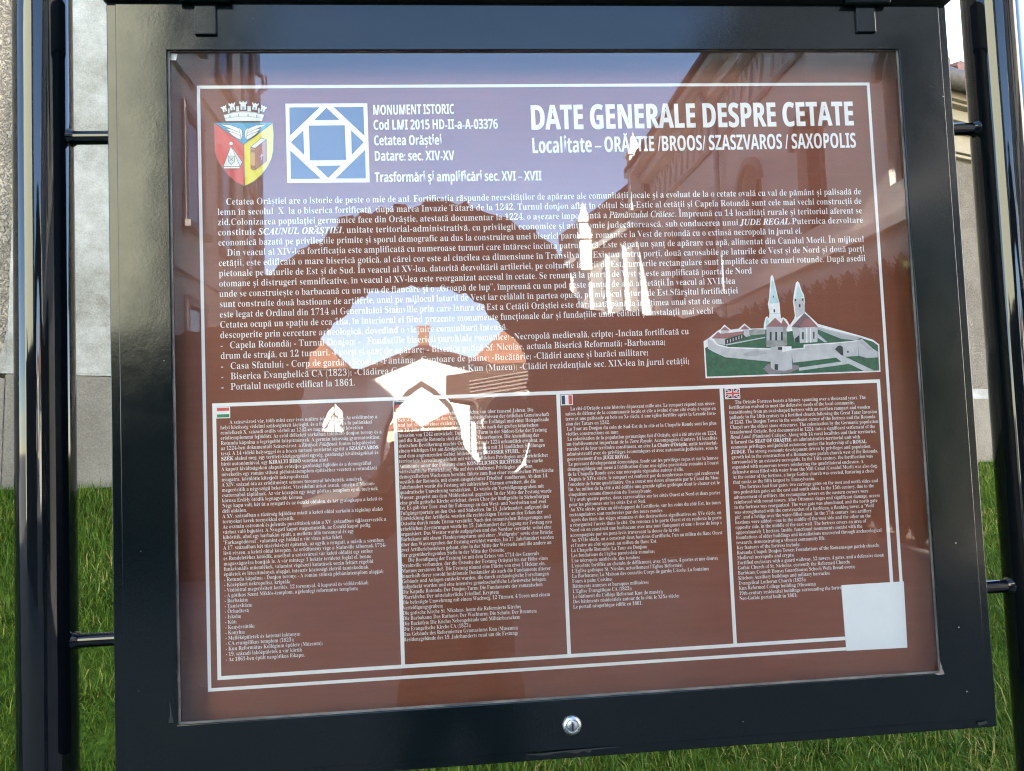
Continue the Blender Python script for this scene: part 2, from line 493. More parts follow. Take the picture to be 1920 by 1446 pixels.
FR = """     La cité d’Orăștie a une histoire dépassant mille ans. Le rempart répond aux néces-|
saires de défense de la communauté locale et elle a évolué d’une cité ovale à vague en|
terre et une palissade en bois au Xe siècle, à une église fortifiée après la Grande Inva-|
sion des Tatars en 1242.
 La Tour au Donjon du coin de Sud-Est de la cité et la Chapelle Ronde sont les plus|
vieilles constructions en mur.
 La colonisation de la population germanique fait d’Orăștie, qui a été attestée en 1224,|
un établissement important de la *Terre Royale*. Accompagnée d’autres 14 localités|
rurales et de leur territoire constituant, on crée **La Chaire d’Orăștie**, unité territorial-|
administratif avec de privilèges économiques et avec autonomie judiciaire, sous le|
gouvernement d’un **JUGE ROYAL**.
 Le puissant développement économique, fondé sur les privilèges reçus et sur la hausse|
démographique ont mené à l’édification d’une une église paroissiale romaine à l’ouest|
de la Chapelle Ronde avec une nécropole répandue autour d’elle.
 Depuis le XIVe siècle, le rempart est renforcé par de nombreuses tours qui renforcent|
l’enceinte de forme quadrilatère. On a creusé une douve alimentée par le Canal du Mou-|
lin. Au milieu de la cité a été édifiée une grande église gothique dont le chœur est le|
cinquième comme dimension du Transylvanie.
 Il y avait quatre portes, deux carrossables sur les côtés Ouest et Nord et deux portes|
pour les piétonnes sur les côtés Est et Sud.
 Au XVe siècle, grâce au développent de l’artillerie, sur les coins du côté Est, les tours|
rectangulaires sont renforcées par des tours rondes.
 Après des états des sièges ottomans et des destructions significatives au XVe siècle, on|
a réorganisé l’accès dans la cité. On renonce à la porte Ouest et on renforce la porte|
Nord où on construit une barbacane avec une tour flanquant et une « fosse de loup »|
accompagnée par un pont-levis traversant la douve de la cité.
 Au XVIIe siècle, on a construit deux bastions d’artillerie, l’un au milieu du flanc Ouest|
et l’autre au côté opposé, au milieu du flanc Est.
La Chapelle Rotonde; La Tour au Donjon;
Les fondations de l’église paroissiale romaine;
Une nécropole médiévale, des tombes;
L’enceinte fortifiée au chemin de défilement, avec 12 tours, 4 portes et une douve;
L’Eglise gothique St. Nicolas, actuellement l’Eglise Réformée;
La Barbacane; La Maison des conseils; Corps de garde; L’école; La fontaine;
Fours à pain; Cuisine;
Bâtiments annexes et baraques militaires;
L’Eglise Évangélique CA (1823);
Le bâtiment du Collège Reformat Kun (le musée);
Des bâtiments résidentiels autour de la cité, le XIXe siècle;
Le portail néogothique édifié en 1861."""
EN = """      The Orăștie Fortress boasts a history spanning over a thousand years. The
fortification evolved to meet the defensive needs of the local community,
transitioning from an oval-shaped fortress with an earthen rampart and wooden
palisade in the 10th century to a fortified church following the Great Tatar Invasion
of 1242. The Donjon Tower in the southeast corner of the fortress and the Rotonda
Chapel are the oldest stone structures. The colonization by the Germanic population
transformed Orăștie, first documented in 1224, into a significant settlement of the
*Royal Land* (Pământul Crăiesc). Along with 14 rural localities and their territories,
it formed the **SEAT OF ORĂȘTIE**, an administrative-territorial unit with
economic privileges and judicial autonomy under the leadership of a **ROYAL**
**JUDGE**. The strong economic development driven by privileges and population
growth led to the construction of a Romanesque parish church west of the Rotonda,
surrounded by an extensive necropolis. In the 14th century, the fortification was
expanded with numerous towers reinforcing the quadrilateral enclosure. A
defensive moat filled with water from the Mill Canal (Canalul Morii) was also dug.
At the center of the fortress, a large Gothic church was erected, featuring a choir
that ranks as the fifth largest in Transylvania.
      The fortress had four gates: two carriage gates on the west and north sides and
two pedestrian gates on the east and south sides. In the 15th century, due to the
advancement of artillery, the rectangular towers on the eastern corners were
reinforced with round towers. After Ottoman sieges and significant damage, access
to the fortress was reorganized. The west gate was abandoned, and the north gate
was strengthened with the construction of a barbican, a flanking tower, a "Wolf
pit", and a bridge over the water-filled moat. In the 17th century, two artillery
bastions were added—one in the middle of the west side and the other on the
opposite side, in the middle of the east wall. The fortress covers an area of
approximately 1 hectare. Inside, functional monuments coexist with the
foundations of older buildings and installations uncovered through archaeological
research, demonstrating a vibrant community life.
Key features of the fortress include:
Rotunda Chapel; Donjon Tower; Foundations of the Romanesque parish church;
Medieval necropolis and crypts;
Fortified enclosure with a guard walkway, 12 towers, 4 gates, and a defensive moat;
Gothic Church of St. Nicholas, currently the Reformed Church;
Barbican; Council House; Guardhouse; School; Well; Bread ovens;
Kitchen; Auxiliary buildings and military barracks;
Evangelical Lutheran Church (1823);
Kun Reformed College building (Museum);
19th-century residential buildings surrounding the fortress;
Neo-Gothic portal built in 1861;"""
allc = set(c for t in (RO, HU, DE, FR, EN) for ch in t for c in unicodedata.normalize('NFD', ch)[0] if c not in ' \n*|')
load_glyphs(allc, 'r', 3)
load_glyphs(allc, 'b', 3)
load_glyphs(set(c for c in allc if c.isalpha() and ord(c) < 128), 'i', 3)
load_glyphs(set('SCAUNULORASTIEIJUDEREGAL'), 'z', 4)
HEAD = [("DATE GENERALE DESPRE CETATE", (994, 244), (1603, 236), 't', 62), ("Localitate – ORĂȘTIE /BROOS/ SZASZVAROS / SAXOPOLIS", (997, 288), (1606, 278), 's', 36),
        ("MONUMENT ISTORIC", (699, 216), (852, 214), 's', 26), ("Cod LMI 2015 HD-II-a-A-03376", (700, 244), (934, 242), 's', 26),
        ("Cetatea Orăștiei", (701, 273), (829, 272), 's', 25), ("Datare: sec. XIV-XV", (702, 302), (852, 301), 's', 25), ("Trasformări și amplificări sec. XVI – XVII", (703, 342), (1016, 339), 's', 25)]
hc = set(unicodedata.normalize('NFD', c)[0] for h in HEAD for c in h[0] if c != ' ')
load_glyphs(hc, 's', 4)
load_glyphs(set('DATEGNRLSPC'), 't', 4)
# ------------------------------------------------------------------ board materials
def frame_paint(name, base, rough, specks=True, wave=0.03):
    m, nt, b = new_mat(name); L = nt.links
    b.inputs['Specular IOR Level'].default_value = 0.26 if specks else 0.32
    b.inputs['Roughness'].default_value = rough
    b.inputs['Base Color'].default_value = (*base, 1)
    tc = nt.nodes.new('ShaderNodeTexCoord')
    n = N(nt, 'ShaderNodeTexNoise', Scale=240.0, Detail=3.0)
    L.new(tc.outputs['Object'], n.inputs['Vector'])
    n3 = N(nt, 'ShaderNodeTexNoise', Scale=9.0, Detail=2.0)
    L.new(tc.outputs['Object'], n3.inputs['Vector'])
    bu = N(nt, 'ShaderNodeBump', Strength=wave, Distance=0.0012)
    bu2 = N(nt, 'ShaderNodeBump', Strength=0.25, Distance=0.003)
    L.new(n3.outputs['Fac'], bu2.inputs['Height'])
    L.new(n.outputs['Fac'], bu.inputs['Height']); L.new(bu2.outputs['Normal'], bu.inputs['Normal']); L.new(bu.outputs['Normal'], b.inputs['Normal'])
    if specks:
        v = N(nt, 'ShaderNodeTexVoronoi', Scale=34.0)
        L.new(tc.outputs['Object'], v.inputs['Vector'])
        lt = N(nt, 'ShaderNodeMath', operation='LESS_THAN'); lt.inputs[1].default_value = 0.035
        L.new(v.outputs['Distance'], lt.inputs[0])
        sep = nt.nodes.new('ShaderNodeSeparateColor'); L.new(v.outputs['Color'], sep.inputs[0])
        g2 = N(nt, 'ShaderNodeMath', operation='GREATER_THAN'); g2.inputs[1].default_value = 0.72
        L.new(sep.outputs[0], g2.inputs[0])
        mu = N(nt, 'ShaderNodeMath', operation='MULTIPLY'); L.new(lt.outputs[0], mu.inputs[0]); L.new(g2.outputs[0], mu.inputs[1])
        # faint rubbed patches
        n4 = N(nt, 'ShaderNodeTexNoise', Scale=16.0, Detail=9.0, Roughness=0.8); L.new(tc.outputs['Object'], n4.inputs['Vector'])
        mr = N(nt, 'ShaderNodeMapRange'); mr.inputs[1].default_value = 0.66; mr.inputs[2].default_value = 0.8; mr.inputs[4].default_value = 0.22
        L.new(n4.outputs['Fac'], mr.inputs[0])
        mx0 = N(nt, 'ShaderNodeMath', operation='MAXIMUM'); L.new(mu.outputs[0], mx0.inputs[0]); L.new(mr.outputs[0], mx0.inputs[1])
        mx = nt.nodes.new('ShaderNodeMix'); mx.data_type = 'RGBA'
        mx.inputs[6].default_value = (*base, 1); mx.inputs[7].default_value = (0.16, 0.17, 0.16, 1)
        L.new(mx0.outputs[0], mx.inputs[0]); L.new(mx.outputs[2], b.inputs['Base Color'])
        ro = N(nt, 'ShaderNodeMapRange'); ro.inputs[1].default_value = 0.3; ro.inputs[2].default_value = 0.75; ro.inputs[3].default_value = rough * .7; ro.inputs[4].default_value = rough * 1.5
        L.new(n4.outputs['Fac'], ro.inputs[0]); L.new(ro.outputs[0], b.inputs['Roughness'])
    return m
M_frame = frame_paint('dark_green_frame_paint', (0.0015, 0.0032, 0.0038), 0.13)
M_post = frame_paint('black_gloss_paint', (0.002, 0.003, 0.004), 0.045, specks=False, wave=0.0)
M_black = mat('black_metal', (0.006, 0.007, 0.008), 0.4)
M_zinc = mat('zinc', (0.27, 0.30, 0.33), 0.46, metal=1.0, var=0.3, vscale=300, bump=0.3, bscale=200, bdist=0.001)
M_gasket = mat('grey_sealant', (0.10, 0.095, 0.09), 0.6, c2=(0.02, 0.02, 0.02), vscale=20)
M_white = mat('white_ink', (0.80, 0.80, 0.79), 0.55)
M_label = mat('white_vinyl', (0.82, 0.84, 0.85), 0.3, var=0.02, vscale=30)
def sheet_brown():
    m, nt, b = new_mat('brown_print'); L = nt.links
    b.inputs['Roughness'].default_value = 0.5
    b.inputs['Specular IOR Level'].default_value = 0.2
    tc = nt.nodes.new('ShaderNodeTexCoord')
    mp = nt.nodes.new('ShaderNodeMapping'); mp.inputs['Scale'].default_value = (1.2, 1, 16)
    L.new(tc.outputs['Object'], mp.inputs['Vector'])
    n = N(nt, 'ShaderNodeTexNoise', Scale=7.0, Detail=7.0, Roughness=0.7); L.new(mp.outputs[0], n.inputs['Vector'])
    r = nt.nodes.new('ShaderNodeValToRGB')
    r.color_ramp.elements[0].position = 0.3; r.color_ramp.elements[0].color = (0.180, 0.053, 0.025, 1)
    r.color_ramp.elements[1].position = 0.72; r.color_ramp.elements[1].color = (0.210, 0.064, 0.032, 1)
    L.new(n.outputs['Fac'], r.inputs['Fac']); L.new(r.outputs[0], b.inputs['Base Color'])
    return m
M_brown = sheet_brown()
def glass_mat(name, k, wob=0.02):
    """thin clear pane: straight-through transmission plus mirror reflection off its two faces"""
    m = bpy.data.materials.new(name); m.use_nodes = True
    nt = m.node_tree; L = nt.links; nt.nodes.clear()
    out = nt.nodes.new('ShaderNodeOutputMaterial')
    tr = nt.nodes.new('ShaderNodeBsdfTransparent'); tr.inputs[0].default_value = (0.97, 0.98, 0.975, 1)
    gl = nt.nodes.new('ShaderNodeBsdfGlossy'); gl.inputs['Roughness'].default_value = 0.0; gl.inputs[0].default_value = (1, 1, 1, 1)
    fr = nt.nodes.new('ShaderNodeFresnel'); fr.inputs[0].default_value = 1.5
    mu = N(nt, 'ShaderNodeMath', operation='MULTIPLY'); mu.use_clamp = True; mu.inputs[1].default_value = k
    mx = nt.nodes.new('ShaderNodeMixShader')
    L.new(fr.outputs[0], mu.inputs[0]); L.new(mu.outputs[0], mx.inputs[0]); L.new(tr.outputs[0], mx.inputs[1]); L.new(gl.outputs[0], mx.inputs[2])
    # film of dust and wipe marks on the pane
    df = nt.nodes.new('ShaderNodeBsdfDiffuse'); df.inputs[0].default_value = (0.75, 0.70, 0.64, 1)
    tcd = nt.nodes.new('ShaderNodeTexCoord'); mpd = nt.nodes.new('ShaderNodeMapping'); mpd.inputs['Scale'].default_value = (1, 1, 0.45); mpd.inputs['Rotation'].default_value = (0, 0.5, 0)
    L.new(tcd.outputs['Object'], mpd.inputs['Vector'])
    nd = N(nt, 'ShaderNodeTexNoise', Scale=6.0, Detail=10.0, Roughness=0.72, Distortion=0.8); L.new(mpd.outputs[0], nd.inputs['Vector'])
    md = N(nt, 'ShaderNodeMapRange'); md.inputs[1].default_value = 0.42; md.inputs[2].default_value = 0.78; md.inputs[3].default_value = 0.002; md.inputs[4].default_value = 0.022
    L.new(nd.outputs['Fac'], md.inputs[0])
    vd = N(nt, 'ShaderNodeTexVoronoi', Scale=26.0); L.new(tcd.outputs['Object'], vd.inputs['Vector'])
    ld = N(nt, 'ShaderNodeMath', operation='LESS_THAN'); ld.inputs[1].default_value = 0.022; L.new(vd.outputs['Distance'], ld.inputs[0])
    m2 = N(nt, 'ShaderNodeMath', operation='MULTIPLY'); m2.inputs[1].default_value = 0.25; L.new(ld.outputs[0], m2.inputs[0])
    m3 = N(nt, 'ShaderNodeMath', operation='MAXIMUM'); L.new(md.outputs[0], m3.inputs[0]); L.new(m2.outputs[0], m3.inputs[1])
    mxd = nt.nodes.new('ShaderNodeMixShader'); L.new(m3.outputs[0], mxd.inputs[0]); L.new(mx.outputs[0], mxd.inputs[1]); L.new(df.outputs[0], mxd.inputs[2])
    L.new(mxd.outputs[0], out.inputs['Surface'])
    if wob:
        tc = nt.nodes.new('ShaderNodeTexCoord')
        n = N(nt, 'ShaderNodeTexNoise', Scale=5.0, Detail=2.0); L.new(tc.outputs['Object'], n.inputs['Vector'])
        bu = N(nt, 'ShaderNodeBump', Strength=wob, Distance=0.01); L.new(n.outputs['Fac'], bu.inputs['Height'])
        L.new(bu.outputs['Normal'], gl.inputs['Normal'])
    return m
M_glass = glass_mat('clear_glass', 1.4, 0.012)

# ------------------------------------------------------------------ information board
board = empty('information_board', (0.46, 0.03, 0.0), 'dark green framed information board on two black posts standing on the grass', 'information board')
KD = (1.0549 - 0.048) / (1.0549 - 0.026)                     # the door stands 48 mm in front of the print
def kx(x): return CAM[0] + (x - CAM[0]) * KD
def kz(z): return CZ + (z - CZ) * KD
OX0, OX1, OZ0, OZ1 = kx(-0.1040), kx(1.0240), kz(1.0820), kz(2.0680)     # outer edge of the door frame
IX0, IX1, IZ0, IZ1 = kx(-0.0290), kx(0.9510), kz(1.1565), kz(2.0030)     # clear opening
FY = -0.022                                                  # shift of the door parts towards the viewer
def ring(mb, o, i, y0, y1):
    mb.prism([[(o[0], o[2]), (o[1], o[2]), (o[1], o[3]), (o[0], o[3])], [(i[0], i[2]), (i[0], i[3]), (i[1], i[3]), (i[1], i[2])]], 'y', y0, y1)
    return mb
st = 0.0115
fr = ring(MB(), (OX0 + st, OX1 - st, OZ0 + st, OZ1 - 0.004), (IX0, IX1, IZ0, IZ1), -0.026 + FY, -0.0228 + FY).build('door_frame', M_frame, board, bevel=0.0009)
ring(MB(), (OX0, OX1, OZ0, OZ1), (OX0 + 0.020, OX1 - 0.020, OZ0 + 0.020, OZ1 - 0.020), -0.0240 + FY, 0.058).build('box', M_frame, board, bevel=0.0012)
ring(MB(), (IX0 - 0.012, IX1 + 0.012, IZ0 - 0.012, IZ1 + 0.012), (IX0 + 0.0022, IX1 - 0.0016, IZ0 + 0.0022, IZ1 - 0.0002), -0.0226 + FY, -0.0212 + FY).build('gasket', M_gasket, board)
MB().box((OX0 + 0.02, 0.050, OZ0 + 0.02), (OX1 - 0.02, 0.056, OZ1 - 0.02)).build('back_panel', M_frame, board)
MB().box((OX0 - 0.004, -0.036 + FY, OZ1 + 0.0005), (OX1 + 0.004, 0.066, OZ1 + 0.075)).build('header_bar', M_black, board, bevel=0.002)
g = MB(); g.add([(IX0 - .01, YG + .0012, IZ0 - .01), (IX1 + .01, YG + .0012, IZ0 - .01), (IX1 + .01, YG + .0012, IZ1 + .01), (IX0 - .01, YG + .0012, IZ1 + .01)], [(0, 1, 2, 3)])
g.build('glass_pane', M_glass, board, fix=False)
for (x0, x1, z0) in ((0.0070, 0.0345, 2.0215), (0.8905, 0.9180, 2.0255)):
    h = MB().box((kx(x0), -0.0300 + FY, kz(z0)), (kx(x1), -0.0262 + FY, OZ1 + 0.002))
    h.tube([(kx(x0) - .018, -0.034 + FY, OZ1 - 0.001), (kx(x1) + .018, -0.034 + FY, OZ1 - 0.001)], 0.0052, 14)
    hg = h.build('hinge', M_frame, board, bevel=0.0012)
lk = MB().lathe((kx(0.4555), -0.0262 + FY, kz(1.1242)), [(0.0118, 0), (0.0118, -0.0030), (0.0104, -0.0052), (0.0082, -0.0060), (0.0080, -0.0048), (0.0072, -0.0046), (0.0045, -0.0060), (0.0005, -0.0064)], 28, 'y').build('lock', M_zinc, board, smooth=True)
MB().box((kx(0.4555) - .0011, -0.0335 + FY, kz(1.1242) - .005), (kx(0.4555) + .0011, -0.0318 + FY, kz(1.1242) + .005)).build('keyway', M_black, lk)
for px_, r in ((-0.2075, 0.0355), (1.1295, 0.0375)):
    p = MB().tube([(px_, 0.03, -0.3), (px_, 0.03, 2.82)], r, 48).build('post', M_post, board, smooth=True)
    MB().lathe((px_, 0.03, 2.82), [(r + .003, 0), (r + .003, 0.02), (r * .6, 0.035), (0.002, 0.04)], 32).build('cap', M_post, p, smooth=True)
    s = 1 if px_ > 0.4 else -1
    for z in (1.9105, 1.2525):
        a = OX1 if s > 0 else OX0
        cb = MB().tube([(a - s * .002, 0.03, z), (px_ - s * (r - .004), 0.03, z)], 0.0090, 20).build('crossbar', M_post, board, smooth=True)
        MB().tube([(px_ - s * (r + .0050), 0.03, z), (px_ - s * (r - .0012), 0.03, z), (px_ - s * (r - .006), 0.03, z)], [0.0095, 0.0130, 0.0150], 20).build('weld', M_post, cb, smooth=True)

# ------------------------------------------------------------------ the printed sheet
sheet = MB().box((OX0 + .021, 0.0, OZ0 + .021), (OX1 - .021, 0.004, OZ1 - .021)).build('printed_sheet', M_brown, board)
bw = 0.0042
b_ = Sheet()
def frame_rect(s, u0, v0, u1, v1, wd, k=1):
    x0, x1, z1, z0 = u0 * PW, u1 * PW, PZ - v0 * PH, PZ - v1 * PH
    s.poly([(x0, z0), (x1, z0), (x1, z1), (x0, z1)], k, 0, [[(x0 + wd, z0 + wd), (x1 - wd, z0 + wd), (x1 - wd, z1 - wd), (x0 + wd, z1 - wd)]])
frame_rect(b_, 0, 0, 1, 1, bw)
b_.build('border_line', M_white, sheet, fix=False)
t_ = Sheet()
frame_rect(t_, 0.0130, 0.5355, 0.9856, 0.9826, 0.0047)
zt, zb = PZ - 0.5355 * PH - .0047, PZ - 0.9826 * PH + .0047
for q in ((740.5, 752), (1046.5, 738), (1352.5, 728)):
    x = pp(*q)[0]
    t_.poly([(x - .0024, zb), (x + .0024, zb), (x + .0024, zt), (x - .0024, zt)])
t_.build('table_lines', M_white, sheet, fix=False)

EM = {62: 0.0470, 36: 0.0295, 26: 0.0188, 25: 0.0184}
for nm, (tx, a, b, sty, caph) in zip(('title', 'subtitle', 'note_line', 'note_line', 'note_line', 'note_line', 'note_line'), HEAD):
    h_ = Sheet(); p0, p1 = pp(*a), pp(*b)
    h_.text(tx, p0, EM[caph], p1[0], base=sty, slope=(p1[1] - p0[1]) / (p1[0] - p0[0]))
    h_.build(nm, M_white, sheet, fix=False)

m_ = Sheet()
L_ = RO.split('\n')
a0, a1 = pp(407.5, 384.6), pp(413, 731.8)
for i, ln in enumerate(L_):
    tx, x1 = ln.rsplit('|', 1)
    t = i / (len(L_) - 1)
    x0 = a0[0] + (a1[0] - a0[0]) * t
    x0 = pp(407.5, 384.6)[0] + 0.0004 * t
    z = a0[1] + (a1[1] - a0[1]) * t
    # right end read off the photograph at that line's height
    yy = 384.6 + (731.8 - 384.6) * t
    xe = pp(float(x1), yy - (float(x1) - 410) * 0.0155)[0]
    m_.text(tx, (x0, z), 0.0126, xe, base='r')
m_.build('romanian_text', M_white, sheet, fix=False)

def column(name, txt, p0, p1, em, xr, ref):
    """p0/p1: pixel of the left end of first (unindented) and last baseline; xr: right edge in sheet x; ref: index of a line known to reach xr"""
    s = Sheet(); L = txt.split('\n'); n = len(L)
    q0, q1 = pp(*p0), pp(*p1)
    sx = (xr - q0[0]) / (layout(L[ref].rstrip('|'), 'r')[2] * em)
    for i, ln in enumerate(L):
        t = i / (n - 1)
        z = q0[1] + (q1[1] - q0[1]) * t
        x = q0[0] + (q1[0] - q0[0]) * t
        if ln.endswith('|'): s.text(ln[:-1], (x, z), em, xr, base='r')
        else: s.text(ln, (x, z), em, None, sx, base='r')
    return s.build(name, M_white, sheet, fix=False)
column('hungarian_text', HU, (413.5, 795.5), (424.6, 1240), 0.0068, pp(724, 1024)[0], 25)
column('german_text', DE, (746.5, 781.5), (757.4, 1203), 0.0070, pp(1039, 1001)[0], 24)
column('french_text', FR, (1060, 770.5), (1075.5, 1141.6), 0.0068, pp(1342.5, 769)[0], 1)
column('english_text', EN, (1366.5, 758.5), (1387, 1126), 0.0068, pp(1646.5, 879)[0], 14)

# --- monument emblem
M_mblue = mat('deep_blue_ink', (0.012, 0.05, 0.12), 0.5)
e = Sheet()
ez = lambda q: (360 + q[0] / 2.8235, 140 + q[1] / 2.825)
e.pxpoly([ez(q) for q in ((495, 155), (928, 154), (941, 572), (505, 575))], 1, 0)
for tri in (((516, 175), (676, 175), (518, 326)), ((750, 174), (908, 173), (913, 326)), ((521, 403), (683, 553), (525, 554)), ((917, 400), (921, 551), (760, 552)),
            ((713, 177), (782, 242), (648, 243)), ((590, 297), (595, 428), (524, 360)), ((843, 297), (910, 360), (846, 427)), ((655, 485), (790, 483), (722, 549)),
            ((619, 272), (809, 270), (817, 454), (625, 456))):
    e.pxpoly([ez(q) for q in tri], 2, 1)
e.build('monument_emblem', [M_white, M_mblue], sheet, fix=False)

# --- coat of arms
inks = dict(red=(0.62, 0.07, 0.06), blue=(0.05, 0.34, 0.58), yellow=(0.70, 0.62, 0.03), white=(0.80, 0.80, 0.78), line=(0.10, 0.09, 0.08), grey=(0.33, 0.36, 0.36),
            brown=(0.38, 0.15, 0.09), ochre=(0.62, 0.33, 0.10), pale=(0.62, 0.68, 0.68))
IK = list(inks); IM = [mat('ink_' + k, inks[k], 0.5) for k in IK]; ix = {k: i for i, k in enumerate(IK)}
c = Sheet()
cz = lambda q: pp(380 + q[0] / 7.6125, 170 + q[1] / 7.61)
def cp(pts, k, col, outline=None):
    P = [cz(q) for q in pts]
    c.poly(P, k, ix[col])
    if outline: c.line(P, outline, k + .4, ix['line'], True)
lw = 0.0006
sh = [(163, 462), (1005, 462), (1018, 640), (1012, 860), (985, 985), (930, 1095), (850, 1200), (740, 1300), (602, 1370), (480, 1310), (370, 1215), (275, 1100), (205, 980), (172, 860), (165, 640)]
cp([(163, 462), (590, 775), (602, 1370), (480, 1310), (370, 1215), (275, 1100), (205, 980), (172, 860), (165, 640)], 1, 'red')
cp([(1005, 462), (1018, 640), (1012, 860), (985, 985), (930, 1095), (850, 1200), (740, 1300), (602, 1370), (590, 775)], 1, 'yellow')
cp([(163, 458), (1005, 458), (590, 775)], 2, 'blue', lw)
c.line([cz(q) for q in sh], .0009, 2.6, ix['line'], True)
c.line([cz((590, 775)), cz((602, 1370))], lw, 2.6, ix['line'])
for s in (1, -1):       # wings
    wx = lambda q: (590 + s * (q[0] - 590), q[1])
    for k, f in enumerate([((250, 487), (410, 500), (520, 545), (560, 600), (560, 640), (470, 580), (380, 540)), ((330, 545), (420, 560), (520, 600), (566, 640), (560, 680), (480, 640), (410, 600)),
                           ((370, 590), (470, 615), (540, 650), (562, 690), (555, 715), (500, 690), (430, 645)), ((520, 530), (566, 575), (575, 650), (552, 715), (545, 640), (530, 580))]):
        cp([wx(q) for q in f], 3 + k * .5, 'white', .0004)
cp([(408, 795), (298, 1090), (540, 1090)], 3, 'white', lw); cp([(408, 795), (540, 1090), (570, 1025), (450, 850)], 3, 'pale', lw); cp([(298, 1092), (540, 1092), (530, 1118), (308, 1120)], 3, 'white', lw)
c.disc(cz((410, 760)), .0022, .0022, 3, ix['white'])
cp([(368, 940), (462, 940), (458, 1020), (415, 1065), (372, 1020)], 3.6, 'pale', lw)
c.line([cz((385, 960)), cz((440, 1010))], lw, 4.2, ix['line']); c.line([cz((445, 960)), cz((390, 1010))], lw, 4.2, ix['line'])
cp([(690, 810), (840, 685), (910, 700), (760, 825), (720, 835)], 3, 'white', lw); cp([(755, 828), (912, 700), (918, 1005), (760, 1132)], 3, 'brown', lw)
cp([(690, 812), (755, 828), (760, 1132), (725, 1138), (692, 1115)], 3, 'ochre', lw); cp([(690, 840), (755, 850), (756, 895), (690, 885)], 3.6, 'brown'); cp([(692, 1070), (758, 1080), (758, 1128), (694, 1115)], 3.6, 'brown')
c.line([cz((845, 905)), cz((842, 1000))], .0009, 3.8, ix['white']); c.line([cz((822, 945)), cz((870, 925))], .0009, 3.8, ix['white'])
arc = lambda r, n=14, a0=-33, a1=33: [(588 + r * 1.0 * math.sin(R_(a0 + (a1 - a0) * i / n)), 1010 - r * math.cos(R_(a0 + (a1 - a0) * i / n)) * 1.0) for i in range(n + 1)]
band = [(300, 350), (440, 308), (588, 294), (740, 306), (880, 345), (850, 440), (330, 440)]
cp(band, 1, 'white', lw)
c.line([cz(q) for q in ((320, 405), (450, 378), (588, 368), (730, 378), (858, 402))], lw, 1.8, ix['grey'])
c.line([cz(q) for q in ((298, 352), (440, 320), (588, 306), (740, 318), (878, 350))], lw, 1.8, ix['grey'])
for x, y in ((392, 372), (513, 354), (650, 354), (772, 370)): cp([(x - 8, y - 16), (x + 8, y - 16), (x + 8, y + 16), (x - 8, y + 16)], 1.8, 'grey')
for x, y, w_, h_2, tilt in ((310, 262, 74, 92, -22), (425, 230, 84, 110, -10), (580, 216, 96, 128, 0), (748, 228, 84, 108, 10), (866, 262, 74, 92, 22)):
    ca, sa = math.cos(R_(tilt)), math.sin(R_(tilt))
    tr_ = lambda q: (x + q[0] * ca - q[1] * sa, y + q[0] * sa + q[1] * ca)
    W, Hh = w_ / 2, h_2 / 2
    cp([tr_(q) for q in ((-W * .85, Hh), (-W * .85, -Hh * .3), (-W * 1.2, -Hh * .4), (-W * 1.2, -Hh), (-W * .7, -Hh), (-W * .7, -Hh * .75), (-W * .25, -Hh * .75), (-W * .25, -Hh), (W * .25, -Hh), (W * .25, -Hh * .75),
                             (W * .7, -Hh * .75), (W * .7, -Hh), (W * 1.2, -Hh), (W * 1.2, -Hh * .4), (W * .85, -Hh * .3), (W * .85, Hh))], 1, 'white', lw)
    cp([tr_(q) for q in ((-W * .35, Hh * .95), (-W * .35, Hh * .35), (0, Hh * .1), (W * .35, Hh * .35), (W * .35, Hh * .95))], 1.8, 'grey')
for a, b in (((365, 270), (385, 330)), ((480, 240), (520, 310)), ((640, 240), (690, 310)), ((790, 265), (815, 325))):
    cp([(a[0], a[1] - 15), (b[0], a[1] - 15), (b[0], b[1] - 10), (a[0], b[1])], .8, 'pale')
c.build('coat_of_arms', IM, sheet, fix=False)

# --- flags
fl = dict(navy=(0.012, 0.02, 0.09), white=(0.8, 0.8, 0.8), red=(0.62, 0.06, 0.05), green=(0.02, 0.22, 0.09), black=(0.02, 0.02, 0.02), gold=(0.75, 0.48, 0.03))
FK = list(fl); FM = [mat('flag_' + k, fl[k], 0.5) for k in FK]; fx = {k: i for i, k in enumerate(FK)}
def flag(name, corners, org, sc, draw):
    s = Sheet()
    q = [pp(org[0] + a / sc, org[1] + b / sc) for a, b in corners]
    x0, x1 = (q[0][0] + q[3][0]) / 2, (q[1][0] + q[2][0]) / 2
    z1, z0 = (q[0][1] + q[1][1]) / 2, (q[2][1] + q[3][1]) / 2
    s.poly([(x0, z0), (x1, z0), (x1, z1), (x0, z1)], 1, fx['white'])
    d = .0011; x0 += d; x1 -= d; z0 += d; z1 -= d
    draw(s, lambda a, b: (x0 + (x1 - x0) * a, z1 + (z0 - z1) * b))
    s.build(name, FM, sheet, fix=False)
def rect(s, f, a0, b0, a1, b1, col, k=2): s.poly([f(a0, b1), f(a1, b1), f(a1, b0), f(a0, b0)], k, fx[col])
flag('hungarian_flag', ((88, 130), (230, 125), (232, 240), (88, 248)), (390, 740), 5.486, lambda s, f: (rect(s, f, 0, 0, 1, .33, 'red'), rect(s, f, 0, .67, 1, 1, 'green')))
flag('german_flag', ((50, 68), (188, 66), (188, 180), (52, 186)), (730, 740), 5.562, lambda s, f: (rect(s, f, 0, 0, 1, .33, 'black'), rect(s, f, 0, .33, 1, .67, 'red'), rect(s, f, 0, .67, 1, 1, 'gold')))
flag('french_flag', ((62, 118), (190, 112), (193, 222), (68, 227)), (1040, 720), 5.562, lambda s, f: (rect(s, f, 0, 0, .34, 1, 'navy'), rect(s, f, .67, 0, 1, 1, 'red')))
